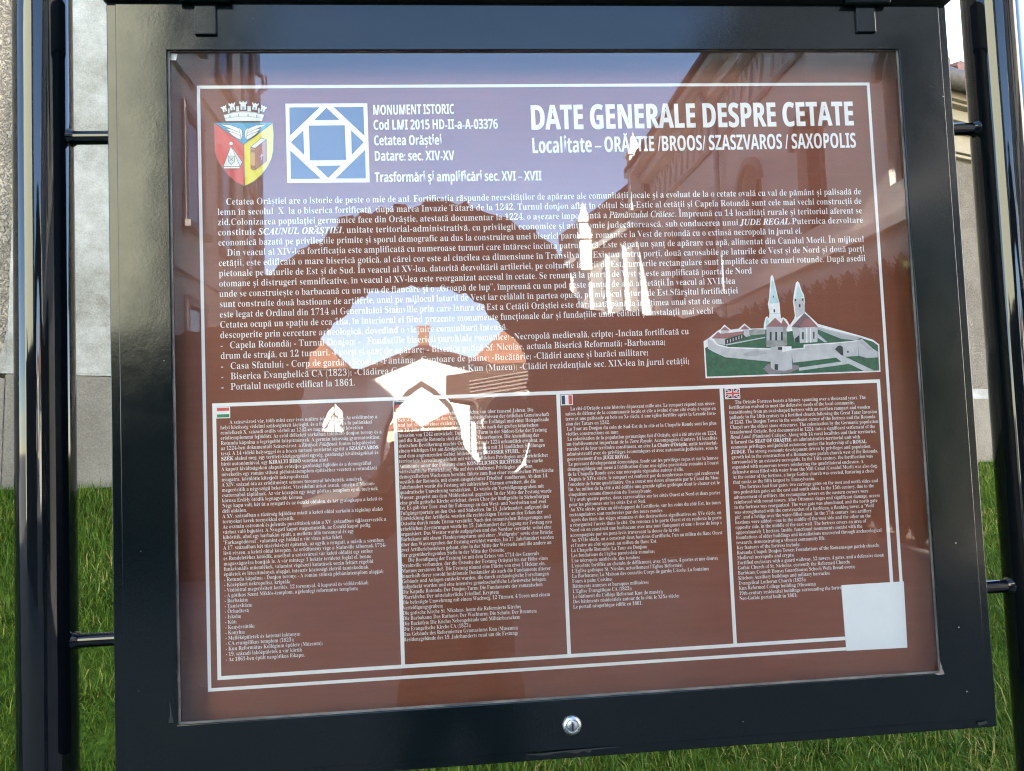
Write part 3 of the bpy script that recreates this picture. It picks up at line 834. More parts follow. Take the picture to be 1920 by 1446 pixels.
def uk(s, f):
    rect(s, f, 0, 0, 1, 1, 'navy', 2)
    for a, b, c_, d in ((0, 0, 1, 1), (0, 1, 1, 0)):
        s.line([f(a, b), f(c_, d)], .0021, 2.6, fx['white']); s.line([f(a, b), f(c_, d)], .0008, 3.2, fx['red'])
    rect(s, f, .40, 0, .60, 1, 'white', 3.8); rect(s, f, 0, .33, 1, .67, 'white', 3.8)
    rect(s, f, .44, 0, .56, 1, 'red', 4.4); rect(s, f, 0, .40, 1, .60, 'red', 4.4)
flag('british_flag', ((104, 50), (265, 45), (267, 158), (112, 163)), (1340, 720), 5.562, uk)

# --- fortress picture
fi = dict(white=(.8, .8, .8), green=(.022, .105, .045), wall=(.50, .50, .52), wall2=(.40, .40, .42), roof=(.30, .12, .12), roof2=(.17, .10, .11), spire=(.45, .60, .63), dark=(.02, .025, .025), path=(.48, .50, .52), stone=(.30, .30, .29), mauve=(.24, .19, .22))
GK = list(fi); GM = [mat('picture_' + k, fi[k], 0.5, var=(0.28 if k in ('green', 'stone') else 0.12), vscale=(160 if k == 'green' else 90)) for k in GK]; gx = {k: i for i, k in enumerate(GK)}
f_ = Sheet()
fz = lambda q: pp(1300 + q[0] / 5.0526, 500 + q[1] / 5.052)
def fp(pts, k, col): f_.poly([fz(q) for q in pts], k, gx[col])
def fr_(x0, y0, x1, y1, k, col): fp([(x0, y1), (x1, y1), (x1, y0), (x0, y0)], k, col)
fp([(98, 712), (150, 680), (230, 612), (258, 598), (295, 554), (355, 602), (430, 592), (485, 543), (545, 592), (668, 590), (670, 545), (684, 490), (700, 474), (716, 495), (722, 440), (706, 360), (718, 310), (733, 100), (745, 82), (758, 100), (803, 300), (817, 350), (824, 440), (832, 498), (850, 485), (884, 505), (915, 560), (955, 500), (963, 470), (944, 330), (952, 270), (972, 160), (988, 142), (1003, 160), (1028, 235), (1048, 270), (1058, 330), (1054, 428), (1182, 548), (1590, 662), (1702, 698), (1762, 742), (1774, 1002), (118, 1062)], 1, 'white')
fp([(112, 775), (300, 690), (560, 600), (680, 600), (900, 620), (1180, 575), (1590, 682), (1700, 716), (1748, 752), (1760, 990), (130, 1047)], 2, 'green')
fp([(262, 640), (262, 606), (335, 606), (335, 640)], 3, 'wall'); fp([(255, 610), (295, 572), (345, 610)], 4, 'roof')
fp([(465, 640), (470, 602), (520, 602), (540, 660), (500, 672)], 3, 'wall'); fp([(440, 602), (485, 560), (532, 600)], 4, 'roof')
fp([(170, 686), (232, 624), (262, 642), (480, 616), (474, 642), (300, 688)], 4, 'roof'); fp([(135, 690), (300, 690), (300, 748), (135, 720)], 3, 'wall'); fp([(300, 700), (476, 642), (476, 690), (300, 742)], 3, 'dark')
for i in range(6): fr_(318 + i * 27, 700 - i * 9, 326 + i * 27, 730 - i * 9, 4, 'wall')
fp([(530, 606), (680, 602), (680, 645), (530, 655)], 3, 'stone')
fp([(300, 742), (680, 670), (680, 680), (310, 752)], 3, 'path')
fp([(722, 330), (745, 108), (800, 318)], 3, 'spire'); fp([(718, 330), (802, 322), (810, 352), (716, 356)], 4, 'spire'); fp([(722, 356), (808, 352), (820, 505), (724, 505)], 3, 'white'); fr_(757, 410, 772, 440, 4, 'dark'); fr_(751, 280, 760, 300, 4, 'dark'); fp([(722, 450), (815, 446), (816, 452), (722, 456)], 4, 'spire')
fp([(682, 590), (686, 512), (698, 484), (716, 520), (716, 590)], 3, 'spire')
fp([(832, 548), (850, 500), (896, 560), (880, 600), (840, 590)], 3, 'roof')
fp([(690, 576), (880, 576), (886, 745), (840, 770), (690, 766)], 4, 'stone'); fp([(690, 576), (846, 576), (846, 700), (690, 704)], 5, 'wall2'); fp([(686, 576), (770, 490), (862, 576)], 5, 'roof')
for x in (719, 771, 825): fr_(x, 625, x + 18, 706, 6, 'dark')
fp([(962, 305), (988, 162), (1042, 295)], 3, 'spire'); fp([(950, 308), (1050, 304), (1056, 440), (970, 492)], 3, 'wall'); fr_(997, 362, 1012, 392, 4, 'dark'); fr_(960, 312, 972, 335, 4, 'dark'); fr_(1028, 308, 1040, 332, 4, 'dark')
fp([(928, 576), (1048, 446), (1100, 490), (1178, 576), (1000, 582)], 4, 'roof2'); fp([(1060, 500), (1100, 492), (1176, 576), (1002, 580)], 5, 'roof')
fp([(930, 580), (1000, 585), (1000, 722), (960, 722)], 3, 'wall2'); fp([(1000, 585), (1178, 580), (1172, 720), (1006, 730)], 4, 'wall'); fp([(955, 690), (1000, 655), (1000, 722), (962, 722)], 4, 'dark')
fr_(1026, 626, 1042, 695, 5, 'dark'); fr_(1131, 624, 1144, 690, 5, 'dark'); fp([(1062, 590), (1076, 590), (1078, 728), (1064, 728)], 5, 'white'); fp([(1102, 590), (1112, 590), (1114, 726), (1104, 726)], 5, 'white')
fp([(1180, 578), (1590, 676), (1545, 706), (1400, 690), (1180, 602)], 3, 'wall2'); fp([(1180, 578), (1590, 676), (1580, 684), (1180, 590)], 4, 'wall'); fp([(1176, 640), (1270, 722), (1240, 722), (1176, 680)], 3, 'path')
fp([(135, 690), (188, 690), (225, 738), (330, 768), (728, 780), (728, 906), (300, 864), (190, 814), (135, 782)], 5, 'wall')
fp([(135, 690), (188, 690), (225, 738), (330, 768), (728, 780), (728, 792), (330, 778), (215, 750), (178, 706)], 6, 'white')
fp([(470, 830), (560, 800), (680, 806), (690, 830), (600, 850), (490, 856)], 6, 'wall2')
fp([(922, 785), (1040, 775), (1040, 745), (1345, 725), (1552, 705), (1558, 852), (1430, 860), (940, 916)], 5, 'wall'); fp([(922, 785), (1040, 775), (1040, 745), (1345, 725), (1552, 705), (1552, 713), (1345, 734), (1050, 755), (1050, 784), (922, 795)], 6, 'white')
fp([(1336, 790), (1358, 762), (1385, 752), (1410, 768), (1416, 852), (1395, 845)], 6, 'dark'); fr_(1450, 806, 1466, 822, 6, 'dark')
fp([(1552, 704), (1592, 692), (1690, 780), (1740, 812), (1740, 866), (1640, 874), (1560, 850)], 6, 'wall'); fp([(1592, 706), (1690, 790), (1650, 800), (1570, 720)], 7, 'wall2')
fp([(660, 972), (700, 932), (740, 920), (930, 930), (1000, 945), (1000, 972), (920, 1006), (800, 1018), (720, 1026)], 3, 'mauve')
fp([(1000, 962), (1400, 905), (1348, 866), (1432, 858), (1722, 996), (1622, 998), (1472, 926), (1000, 992)], 3, 'path')
fp([(724, 772), (800, 762), (922, 762), (932, 975), (860, 992), (760, 986), (728, 962)], 7, 'wall'); fp([(835, 762), (922, 762), (924, 795), (835, 820)], 8, 'white'); fr_(795, 768, 834, 796, 8, 'dark'); fr_(763, 930, 796, 985, 8, 'dark')
f_.build('fortress_picture', GM, sheet, fix=False)

# --- blank white sticker near the lower right corner (its printed code is left out)
q = [pp(*p) for p in ((1577, 1098), (1694, 1091), (1701, 1215), (1587, 1221))]
lb = MB(); lb.prism([[q[3], q[2], q[1], q[0]]], 'y', -0.0018, -0.0006)
lb.build('white_sticker', M_label, sheet, bevel=0.0003)
# torn scrap of white backing showing in the top left corner of the opening
sc_ = MB(); sc_.add([tuple(bp(*q_, YG + .006)) for q_ in ((316, 113), (330, 113), (333, 101), (316, 99))], [(0, 1, 2, 3)]); sc_.build('paper_scrap', M_white, board, fix=False)

# scuffs and sealant smears on the door
M_scuff = mat('rubbed_paint', (0.016, 0.018, 0.019), 0.9, spec=0.1, c2=(0.012, 0.014, 0.015), vscale=90)
M_seal = mat('pale_sealant', (0.08, 0.07, 0.06), 0.8, var=0.5, vscale=60)
def smear(name, pts, m, y=-0.0262):
    q_ = [bp(px_, py_, y + FY) for px_, py_ in pts]
    MB().prism([[(v[0], v[2]) for v in q_]], 'y', y + FY - .0002, y + FY).build(name, m, board)
smear('scuff', [(985, 1415), (1030, 1411), (1080, 1406), (1130, 1402), (1165, 1400), (1110, 1406), (1105, 1412), (1094, 1408), (1082, 1413), (1060, 1410), (1020, 1417)], M_scuff)
smear('scuff', [(1832, 1355), (1850, 1352), (1852, 1356), (1836, 1361)], M_scuff)
smear('sealant_smear', [(1763, 1240), (1766, 1252), (1771, 1264), (1760, 1266), (1752, 1264), (1761, 1261), (1763, 1252)], M_seal)
smear('sealant_smear', [(318, 1310), (322, 1338), (326, 1355), (316, 1356), (319, 1338)], M_scuff)
# ------------------------------------------------------------------ ground
M_pave = mat('paving', (0.20, 0.18, 0.16), 0.85, var=0.25, vscale=1.5, bump=0.4, bscale=14, bdist=0.02)
M_soil = mat('turf_soil', (0.030, 0.048, 0.006), 0.98, spec=0.0, var=0.5, vscale=6, bump=0.6, bscale=30, bdist=0.03)
WA, WB = np.array([-1.4246, 3.0, 1.3199]), np.array([4.9016, 5.45, 1.0674])
def wall_y(x): return 3.0 + (np.clip(x, -3.5, 9) + 1.4246) * 0.3873
def bank_z(x, y):
    base = 1.350 - (np.clip(x, -12, 12) + 1.4246) * 0.0435
    t = (y - 0.05) / (wall_y(x) - 0.05)
    return np.where(t < 0, 0.0, base * np.minimum(t, 1.0) ** 0.92) 
gm = MB(); gm.add([(-400, -900, 0), (400, -900, 0), (400, -0.9, 0), (-400, -0.9, 0)], [(0, 1, 2, 3)])
tag(gm.build('pavement', M_pave, fix=False), kind='structure')
xs = np.concatenate([np.linspace(-400, -14, 12), np.linspace(-12, 12, 61), np.linspace(14, 400, 12)])
ys = np.concatenate([[-0.9, -0.5], np.linspace(0.05, 8, 54), [12, 40, 600]])
X, Y = np.meshgrid(xs, ys, indexing='ij')
Z = bank_z(X, Y) + 0.012 * np.sin(X * 3.1 + Y) * np.sin(Y * 2.7) * (Y > 0.3) + 0.004
ny_ = len(ys)
tm = MB(); tm.add(np.stack([X, Y, Z], -1).reshape(-1, 3), [(i * ny_ + j, (i + 1) * ny_ + j, (i + 1) * ny_ + j + 1, i * ny_ + j + 1) for i in range(len(xs) - 1) for j in range(ny_ - 1)])
tag(tm.build('grass_bank', M_soil, smooth=True, fix=False), kind='structure')

# grass blades
def grass_mat():
    m, nt, b = new_mat('grass_blade'); L = nt.links
    b.inputs['Roughness'].default_value = 0.7; b.inputs['Specular IOR Level'].default_value = 0.12
    gi = nt.nodes.new('ShaderNodeNewGeometry')
    r = nt.nodes.new('ShaderNodeValToRGB'); cr = r.color_ramp
    cr.elements[0].position = 0.0; cr.elements[0].color = (0.020, 0.054, 0.003, 1)
    cr.elements[1].position = 1.0; cr.elements[1].color = (0.20, 0.17, 0.05, 1)
    for p, c_ in ((0.35, (0.032, 0.066, 0.005, 1)), (0.72, (0.056, 0.094, 0.008, 1)), (0.93, (0.10, 0.115, 0.016, 1))):
        e_ = cr.elements.new(p); e_.color = c_
    tc = nt.nodes.new('ShaderNodeTexCoord')
    n = N(nt, 'ShaderNodeTexNoise', Scale=2.6, Detail=3.0); L.new(tc.outputs['Object'], n.inputs['Vector'])
    ma = N(nt, 'ShaderNodeMath', operation='MULTIPLY_ADD'); ma.inputs[1].default_value = 0.9; ma.inputs[2].default_value = -0.45; L.new(n.outputs['Fac'], ma.inputs[0])
    ad = N(nt, 'ShaderNodeMath', operation='ADD'); L.new(gi.outputs['Random Per Island'], ad.inputs[0]); L.new(ma.outputs[0], ad.inputs[1])
    L.new(ad.outputs[0], r.inputs['Fac']); L.new(r.outputs[0], b.inputs['Base Color'])
    return m
NB = 360000
gx_ = rng.uniform(-2.7, 6.6, NB); ty = rng.uniform(0, 1, NB)
gy = 0.15 + (wall_y(gx_) - 0.12 - 0.15) * ty
keep = rng.uniform(0, 1, NB) < np.where(gy < 0.9, 0.35, 1.0)
gx_, gy = gx_[keep], gy[keep]; n_ = len(gx_)
gz = bank_z(gx_, gy)
edge = np.clip((wall_y(gx_) - gy) / 0.35, 0, 1)
ln = rng.gamma(6, 0.0074, n_) * (1.25 - 0.25 * edge)
az = rng.uniform(0, 2 * np.pi, n_); lean = rng.uniform(0.1, 1.25, n_)
wd = rng.uniform(0.0012, 0.0027, n_)
side = az + np.pi / 2 + rng.normal(0, .4, n_)
V = np.zeros((n_, 5, 3))
for k, (t, ww) in enumerate(((0, 1), (0, -1), (0.55, .75), (0.55, -.75), (1, 0))):
    hz = ln * t * np.cos(lean * t); hx = ln * t * np.sin(lean * (0.3 + 0.9 * t))
    V[:, k, 0] = gx_ + np.cos(az) * hx + np.cos(side) * wd * ww
    V[:, k, 1] = gy + np.sin(az) * hx + np.sin(side) * wd * ww
    V[:, k, 2] = gz + hz - (0.006 if t == 0 else 0)
me = bpy.data.meshes.new('grass')
me.vertices.add(n_ * 5); me.vertices.foreach_set('co', V.reshape(-1))
base = np.arange(n_)[:, None] * 5
lv = np.concatenate([base + np.array([0, 1, 3, 2]), base + np.array([2, 3, 4])], 1).reshape(-1)
me.loops.add(n_ * 7); me.loops.foreach_set('vertex_index', lv.astype(np.int32))
me.polygons.add(n_ * 2)
ls = np.stack([np.arange(n_) * 7, np.arange(n_) * 7 + 4], 1).reshape(-1)
me.polygons.foreach_set('loop_start', ls.astype(np.int32))
me.update(calc_edges=True); me.validate()
me.materials.append(grass_mat())
go = bpy.data.objects.new('grass', me); COL.objects.link(go)
tag(go, 'uneven green grass with yellow blades covering the bank', 'grass', kind='stuff')

# ------------------------------------------------------------------ house behind the board
def stucco(name, c, c2, scale, strength, dist, big=2.2, wf=0.45):
    m, nt, b = new_mat(name); L = nt.links
    b.inputs['Roughness'].default_value = 0.9; b.inputs['Specular IOR Level'].default_value = 0.2
    tc = nt.nodes.new('ShaderNodeTexCoord')
    n = N(nt, 'ShaderNodeTexNoise', Scale=big, Detail=10.0, Roughness=0.75); L.new(tc.outputs['Object'], n.inputs['Vector'])
    f = N(nt, 'ShaderNodeTexNoise', Scale=scale * 1.6, Detail=4.0, Roughness=0.6); L.new(tc.outputs['Object'], f.inputs['Vector'])
    r = nt.nodes.new('ShaderNodeValToRGB'); r.color_ramp.elements[0].position = .40; r.color_ramp.elements[1].position = .60
    r.color_ramp.elements[0].color = (*c2, 1); r.color_ramp.elements[1].color = (*c, 1)
    ad = N(nt, 'ShaderNodeMath', operation='MULTIPLY_ADD'); ad.inputs[1].default_value = 1 - wf
    mu = N(nt, 'ShaderNodeMath', operation='MULTIPLY'); mu.inputs[1].default_value = wf
    L.new(f.outputs['Fac'], mu.inputs[0]); L.new(n.outputs['Fac'], ad.inputs[0]); L.new(mu.outputs[0], ad.inputs[2])
    L.new(ad.outputs[0], r.inputs['Fac']); L.new(r.outputs[0], b.inputs['Base Color'])
    d = N(nt, 'ShaderNodeTexNoise', Scale=scale, Detail=5.0, Roughness=0.55, Distortion=1.2); L.new(tc.outputs['Object'], d.inputs['Vector'])
    rr = nt.nodes.new('ShaderNodeValToRGB'); rr.color_ramp.elements[0].position = .42; rr.color_ramp.elements[1].position = .6
    L.new(d.outputs['Fac'], rr.inputs['Fac'])
    bu = N(nt, 'ShaderNodeBump', Strength=strength, Distance=dist); L.new(rr.outputs[0], bu.inputs['Height']); L.new(bu.outputs['Normal'], b.inputs['Normal'])
    return m
M_rough = stucco('splatter_plaster', (0.36, 0.305, 0.235), (0.20, 0.17, 0.13), 42, 0.9, 0.02)
M_rough2 = stucco('fine_splatter_plaster', (0.175, 0.155, 0.125), (0.095, 0.085, 0.068), 60, 0.9, 0.015)  # finer, and toned darker to offset the stronger light on this wall
M_smooth = stucco('worn_white_plaster', (0.27, 0.275, 0.25), (0.105, 0.10, 0.078), 90, 0.3, 0.006, 1.6, 0.2)
M_plinth = stucco('grey_cement', (0.135, 0.125, 0.102), (0.08, 0.073, 0.058), 75, 0.35, 0.006)
M_corn = mat('cream_cornice', (0.135, 0.12, 0.082), 0.8, var=0.1, vscale=10)
M_gutter = mat('weathered_gutter', (0.045, 0.038, 0.032), 0.75, c2=(0.018, 0.016, 0.014), vscale=30, bump=0.5, bscale=50, bdist=0.004)
M_tile = mat('red_roof_tile', (0.085, 0.042, 0.034), 0.8, var=0.35, vscale=9, bump=0.4, bscale=25, bdist=0.02)
ax = Vector(WB - WA).normalized(); ay = Vector((-ax.y, ax.x, 0)).normalized(); azv = ax.cross(ay).normalized()
hm = Matrix((ax, ay, azv)).transposed().to_4x4(); hm.translation = Vector(WA)
house = bpy.data.objects.new('plastered_house', None); COL.objects.link(house); house.matrix_world = hm
tag(house, 'grey plastered house with pale pilaster, plinth and tiled eaves behind the board', 'house')
bpy.context.view_layer.update()
def hb(mb, name, m, **k):
    o = mb.build(name, m, None, **k); o.parent = house; return o
XS = 5.9
hb(MB().box((-12, 0, -0.6), (-3, 7, 8.0)).box((-3, 0, -0.6), (XS, 7, 10.6)).box((2.4, 0.05, 10.6), (XS, 6.9, 15)), 'wall', M_rough)  # height and top block out of view, added to shade the mirrored buildings
hb(MB().box((XS, 0, -0.6), (12, 7, 3.06)), 'low_wall', M_rough2)
hb(MB().box((-9.05, -0.085, -0.6), (-0.36, 0, 0.50)).box((-0.36, -0.085, -0.6), (1.0, 0, 0.52)).box((1.0, -0.085, -0.6), (12.05, 0, 0.53)), 'plinth', M_plinth, bevel=0.008)
hb(MB().add([(1.0, -0.087, 0.53), (12.05, -0.087, 0.53), (12.05, -0.004, 0.62), (1.0, -0.004, 0.62), (1.0, 0.001, 0.53), (12.05, 0.001, 0.53)], [(0, 1, 2, 3), (0, 3, 4), (1, 5, 2), (3, 2, 5, 4), (0, 4, 5, 1)]), 'plinth_ledge', M_smooth)
pil = MB().box((-0.36, -0.062, 0.535), (0.62, 0, 10.5)); pil.prism([[(-0.36, 0.535), (-0.44, 0.535), (-0.385, 0.60), (-0.365, 0.72), (-0.36, 0.80)]], 'y', -0.058, 0)
hb(pil, 'pilaster', M_smooth)
hb(MB().box((-0.46, -0.088, 0.5215), (1.0, 0, 0.5345)), 'pilaster_base', M_smooth)
cn = MB()
for z0, z1, pr in ((2.60, 2.628, .05), (2.632, 2.655, .075), (2.66, 2.80, .055), (2.80, 2.82, .12), (2.82, 2.85, .10), (2.85, 2.87, .17), (2.87, 2.955, .15), (2.955, 2.975, .22), (2.975, 3.05, .26)):
    cn.box((XS - .05, -pr, z0), (12.1, 0.02, z1))
hb(cn, 'cornice', M_corn, bevel=0.006)
gt = MB().tube([(XS - .1, -0.36, 3.07), (12.2, -0.36, 3.07)], 0.075, 20)
hb(gt, 'gutter', M_gutter, smooth=True)
for i in range(7):
    gb = MB(); x = 6.25 + i * 0.78
    gb.tube([(x, -0.30, 3.20), (x - .02, -0.40, 3.155), (x - .05, -0.443, 3.08), (x - .08, -0.38, 2.995)], 0.010, 6)
    hb(gb, 'gutter_bracket', M_gutter)
rf = MB()
rf.add([(XS - .1, -0.34, 3.13), (12.2, -0.34, 3.13), (12.2, 7.5, 3.95), (XS - .1, 7.5, 3.95), (XS - .1, -0.34, 3.17), (12.2, -0.34, 3.17), (12.2, 7.5, 4.0), (XS - .1, 7.5, 4.0)], [(0, 3, 2, 1), (4, 5, 6, 7), (0, 1, 5, 4), (1, 2, 6, 5), (2, 3, 7, 6), (3, 0, 4, 7)])
for i in range(48):
    x = XS + i * 0.185
    rf.tube([(x, -0.40 + random.uniform(-.012, .012), 3.168 + random.uniform(-.004, .004)), (x, 1.5, 3.37)], 0.048, 8)
hb(rf, 'roof', M_tile)
hb(MB().prism([[(-3.1, 10.55), (XS + .4, 10.55), (XS + .4, 10.8), (-3.1, 10.8)]], 'y', -0.4, 7.4), 'upper_roof', M_tile)

# ------------------------------------------------------------------ what stands behind the photographer and is mirrored in the glass
def brick():
    m, nt, b = new_mat('old_brick'); L = nt.links
    b.inputs['Roughness'].default_value = 0.95; b.inputs['Specular IOR Level'].default_value = 0.1
    tc = nt.nodes.new('ShaderNodeTexCoord'); sp = nt.nodes.new('ShaderNodeSeparateXYZ'); cb = nt.nodes.new('ShaderNodeCombineXYZ')
    L.new(tc.outputs['Object'], sp.inputs[0]); L.new(sp.outputs[0], cb.inputs[0]); L.new(sp.outputs[2], cb.inputs[1])
    br = nt.nodes.new('ShaderNodeTexBrick'); br.inputs['Scale'].default_value = 3.4
    br.inputs['Color1'].default_value = (0.085, 0.038, 0.026, 1); br.inputs['Color2'].default_value = (0.045, 0.022, 0.017, 1); br.inputs['Mortar'].default_value = (0.11, 0.09, 0.075, 1)
    br.inputs['Mortar Size'].default_value = 0.025; L.new(cb.outputs[0], br.inputs['Vector'])
    n = N(nt, 'ShaderNodeTexNoise', Scale=5.0, Detail=8.0); L.new(tc.outputs['Object'], n.inputs['Vector'])
    mx = nt.nodes.new('ShaderNodeMix'); mx.data_type = 'RGBA'; mx.blend_type = 'MULTIPLY'; mx.inputs[0].default_value = 0.5
    L.new(br.outputs[0], mx.inputs[6]); L.new(n.outputs['Color'], mx.inputs[7]); L.new(mx.outputs[2], b.inputs['Base Color'])
    bu = N(nt, 'ShaderNodeBump', Strength=0.8, Distance=0.04); L.new(n.outputs['Fac'], bu.inputs['Height']); L.new(bu.outputs['Normal'], b.inputs['Normal'])
    return m
M_brick = brick()
def jag(pts, step, amp, closed=False):
    out = []
    for a, b in zip(pts[:-1], pts[1:]):
        l = math.dist(a, b); k = max(1, int(l / step))
        for i in range(k):
            t = i / k
            out.append((a[0] + (b[0] - a[0]) * t + random.uniform(-amp, amp), a[1] + (b[1] - a[1]) * t + random.uniform(-amp, amp)))
    out.append(pts[-1])
    return out
def R2(px, py, Y):
    q = rp(px, py, Y); return (q[0], q[2])
YA = -8.0
outer = [R2(*p, YA) for p in ((-900, 650), (-200, 640), (320, 630), (420, 612), (448, 565), (464, 530), (505, 512), (540, 490), (562, 468), (612, 440), (642, 416), (700, 396), (760, 386), (830, 378), (900, 386), (950, 406), (1000, 430), (1030, 456), (1055, 490), (1075, 540), (1092, 572), (1108, 586), (1200, 588), (1300, 590), (1402, 594), (1408, 660))]
inner = [R2(*p, YA) for p in ((545, 900), (545, 765), (552, 696), (560, 663), (583, 630), (611, 591), (664, 546), (700, 529), (770, 520), (820, 519), (870, 535), (906, 556), (936, 586), (962, 612), (986, 650), (999, 690), (999, 760), (1000, 900))]
oj = jag(outer, 0.075, 0.05); ij = jag(inner, 0.07, 0.038)
ring_ = oj + [(oj[-1][0], -0.1), (ij[-1][0], -0.1)] + ij[::-1] + [(ij[0][0], -0.1), (oj[0][0], -0.1)]
tag(MB().prism([ring_], 'y', YA, YA - 0.6).build('brick_arch', M_brick), 'dark ruined brick wall with a large rough arched opening, mirrored in the glass', 'ruin')

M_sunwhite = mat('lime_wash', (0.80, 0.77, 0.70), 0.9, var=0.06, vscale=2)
M_grey = mat('grey_stone_trim', (0.30, 0.27, 0.24), 0.9, var=0.1)
M_bark = mat('brown_timber', (0.09, 0.058, 0.042), 0.8, var=0.3, vscale=6)
M_oldtile = mat('old_orange_tile', (0.33, 0.15, 0.085), 0.85, var=0.25, vscale=3, bump=0.3, bscale=12, bdist=0.05)
M_iron = mat('iron', (0.02, 0.02, 0.022), 0.5)
M_pipe = mat('brown_pipe', (0.12, 0.085, 0.07), 0.5)
M_dark = mat('dark_window', (0.015, 0.013, 0.012), 0.15)
# gate house
YGT = -39.0
gz_ = lambda *p: R2(*p, YGT)
gate = empty('gate_house', (-1, YGT, 0), 'sunlit white gate house with pointed archway and tiled gable, mirrored through the brick arch', 'gate house')
def down(pts): return [(p[0], max(p[1], -0.05)) for p in pts]
wl = down([gz_(*p) for p in ((690, 702), (790, 657), (905, 688), (1060, 726), (1060, 960), (868, 960), (868, 850), (862, 800), (846, 760), (816, 730), (790, 714), (764, 731), (740, 758), (722, 800), (714, 850), (714, 960), (690, 960))])
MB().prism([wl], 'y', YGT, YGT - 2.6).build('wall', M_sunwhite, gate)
tm_ = [gz_(*p) for p in ((714, 870), (714, 850), (722, 800), (740, 758), (764, 731), (790, 714), (816, 730), (846, 760), (862, 800), (868, 850), (868, 870))]
ti_ = [gz_(*p) for p in ((720, 870), (720, 850), (728, 804), (745, 766), (767, 741), (790, 725), (813, 740), (840, 767), (856, 804), (862, 850), (862, 870))]
MB().prism([tm_ + ti_[::-1]], 'y', YGT + 0.12, YGT - 0.02).build('archway_shade_band', mat('archway_shade', (0.10, 0.085, 0.075), 0.9, var=0.1), gate)  # dark band put in for the grey unlit underside of the archway
lwg = down([gz_(*p) for p in ((480, 714), (690, 702), (690, 960), (480, 960))])
hole = [gz_(*p) for p in ((600, 811), (602, 792), (612, 772), (627, 757), (642, 772), (653, 792), (655, 811))]
lw_ = MB().prism([lwg, hole], 'y', YGT - 0.15, YGT - 0.6).build('side_wall', mat('shaded_lime_wash', (0.62, 0.55, 0.50), 0.9, var=0.06, vscale=2), gate)  # greyer copy of the lime wash, shade put into the side wall's colour
gr_ = MB()
for a, b in (((627, 757), (627, 811)), ((627, 775), (606, 811)), ((627, 775), (649, 811)), ((600, 811), (655, 811))):
    p, q_ = rp(*a, YGT - .3), rp(*b, YGT - .3); gr_.tube([p, q_], 0.022, 6)
for s in (-1, 1):
    for cx_, cy_, r in ((627 + s * 12, 778, 7), (627 + s * 18, 798, 6)):
        gr_.tube([rp(cx_ + r * math.cos(t * .6), cy_ + r * math.sin(t * .6), YGT - .3) for t in range(9)], 0.018, 5)
gr_.build('window_grille', M_iron, gate)
roofp = [gz_(*p) for p in ((470, 716), (686, 702), (790, 657), (905, 688), (1064, 727), (1064, 718), (905, 679), (790, 648), (684, 693), (470, 706))]
MB().prism([roofp], 'y', YGT + 0.7, YGT - 9).build('roof', M_tile, gate)
ch = MB()
for (x0, y0, x1, y1) in ((776, 655, 806, 640), (781, 640, 801, 606), (777, 606, 805, 600)):
    a, b = gz_(x0, y0), gz_(x1, y1); ch.box((a[0], YGT - 2, a[1]), (b[0], YGT - 3, b[1]))
ch.build('chimney', mat('chimney_brick', (0.30, 0.17, 0.11), 0.9, var=0.2), gate)

def hip_house(name, label, x0, x1, y0, y1, zw, zr, wall, roof, ridge=0.35):
    h = empty(name, ((x0 + x1) / 2, y0, 0), label, 'house')
    MB().box((x0, y0, -0.05), (x1, y1, zw)).build('wall', wall, h)
    o = 0.5; xm = (x0 + x1) / 2; ym = (y0 + y1) / 2; d = (x1 - x0) * ridge / 2
    MB().add([(x0 - o, y0 + o, zw), (x1 + o, y0 + o, zw), (x1 + o, y1 - o, zw), (x0 - o, y1 - o, zw), (xm - d, ym, zr), (xm + d, ym, zr)], [(0, 1, 5, 4), (2, 3, 4, 5), (1, 2, 5), (3, 0, 4), (0, 3, 2, 1)]).build('roof', roof, h)
    return h
a, b = R2(520, 700, -64), R2(650, 700, -64); ap = R2(584, 628, -66)
hip_house('tiled_house', 'house with pointed orange tiled roof at the left edge of the mirrored arch opening', a[0], b[0], -61, -71, a[1], ap[1], M_sunwhite, M_oldtile, 0.02)
a, b = R2(885, 690, -64), R2(1130, 690, -64); ap = R2(1010, 580, -66)
hip_house('tiled_house', 'house with tall orange tiled roof at the right edge of the mirrored arch opening', a[0], b[0], -61, -71, a[1], ap[1], M_sunwhite, M_oldtile, 0.1)
M_cream = mat('cream_wall', (0.68, 0.58, 0.40), 0.9, var=0.05)
hip_house('cream_house', 'small cream house with orange roof seen through the mirrored gateway, on its left side', *[R2(700, 0, -170)[0], R2(760, 0, -170)[0]], -170, -178, 2.6, 5.0, M_cream, M_oldtile)
hip_house('cream_house', 'long cream house with orange roof seen through the mirrored gateway, on its right side', *[R2(768, 0, -185)[0], R2(900, 0, -185)[0]], -185, -195, 3.0, 6.0, M_cream, M_oldtile)
hip_house('cream_house', 'cream house showing through the mirrored grilled window', R2(560, 0, -75)[0], R2(690, 0, -75)[0], -75, -80, 6.0, 6.6, M_cream, M_oldtile)

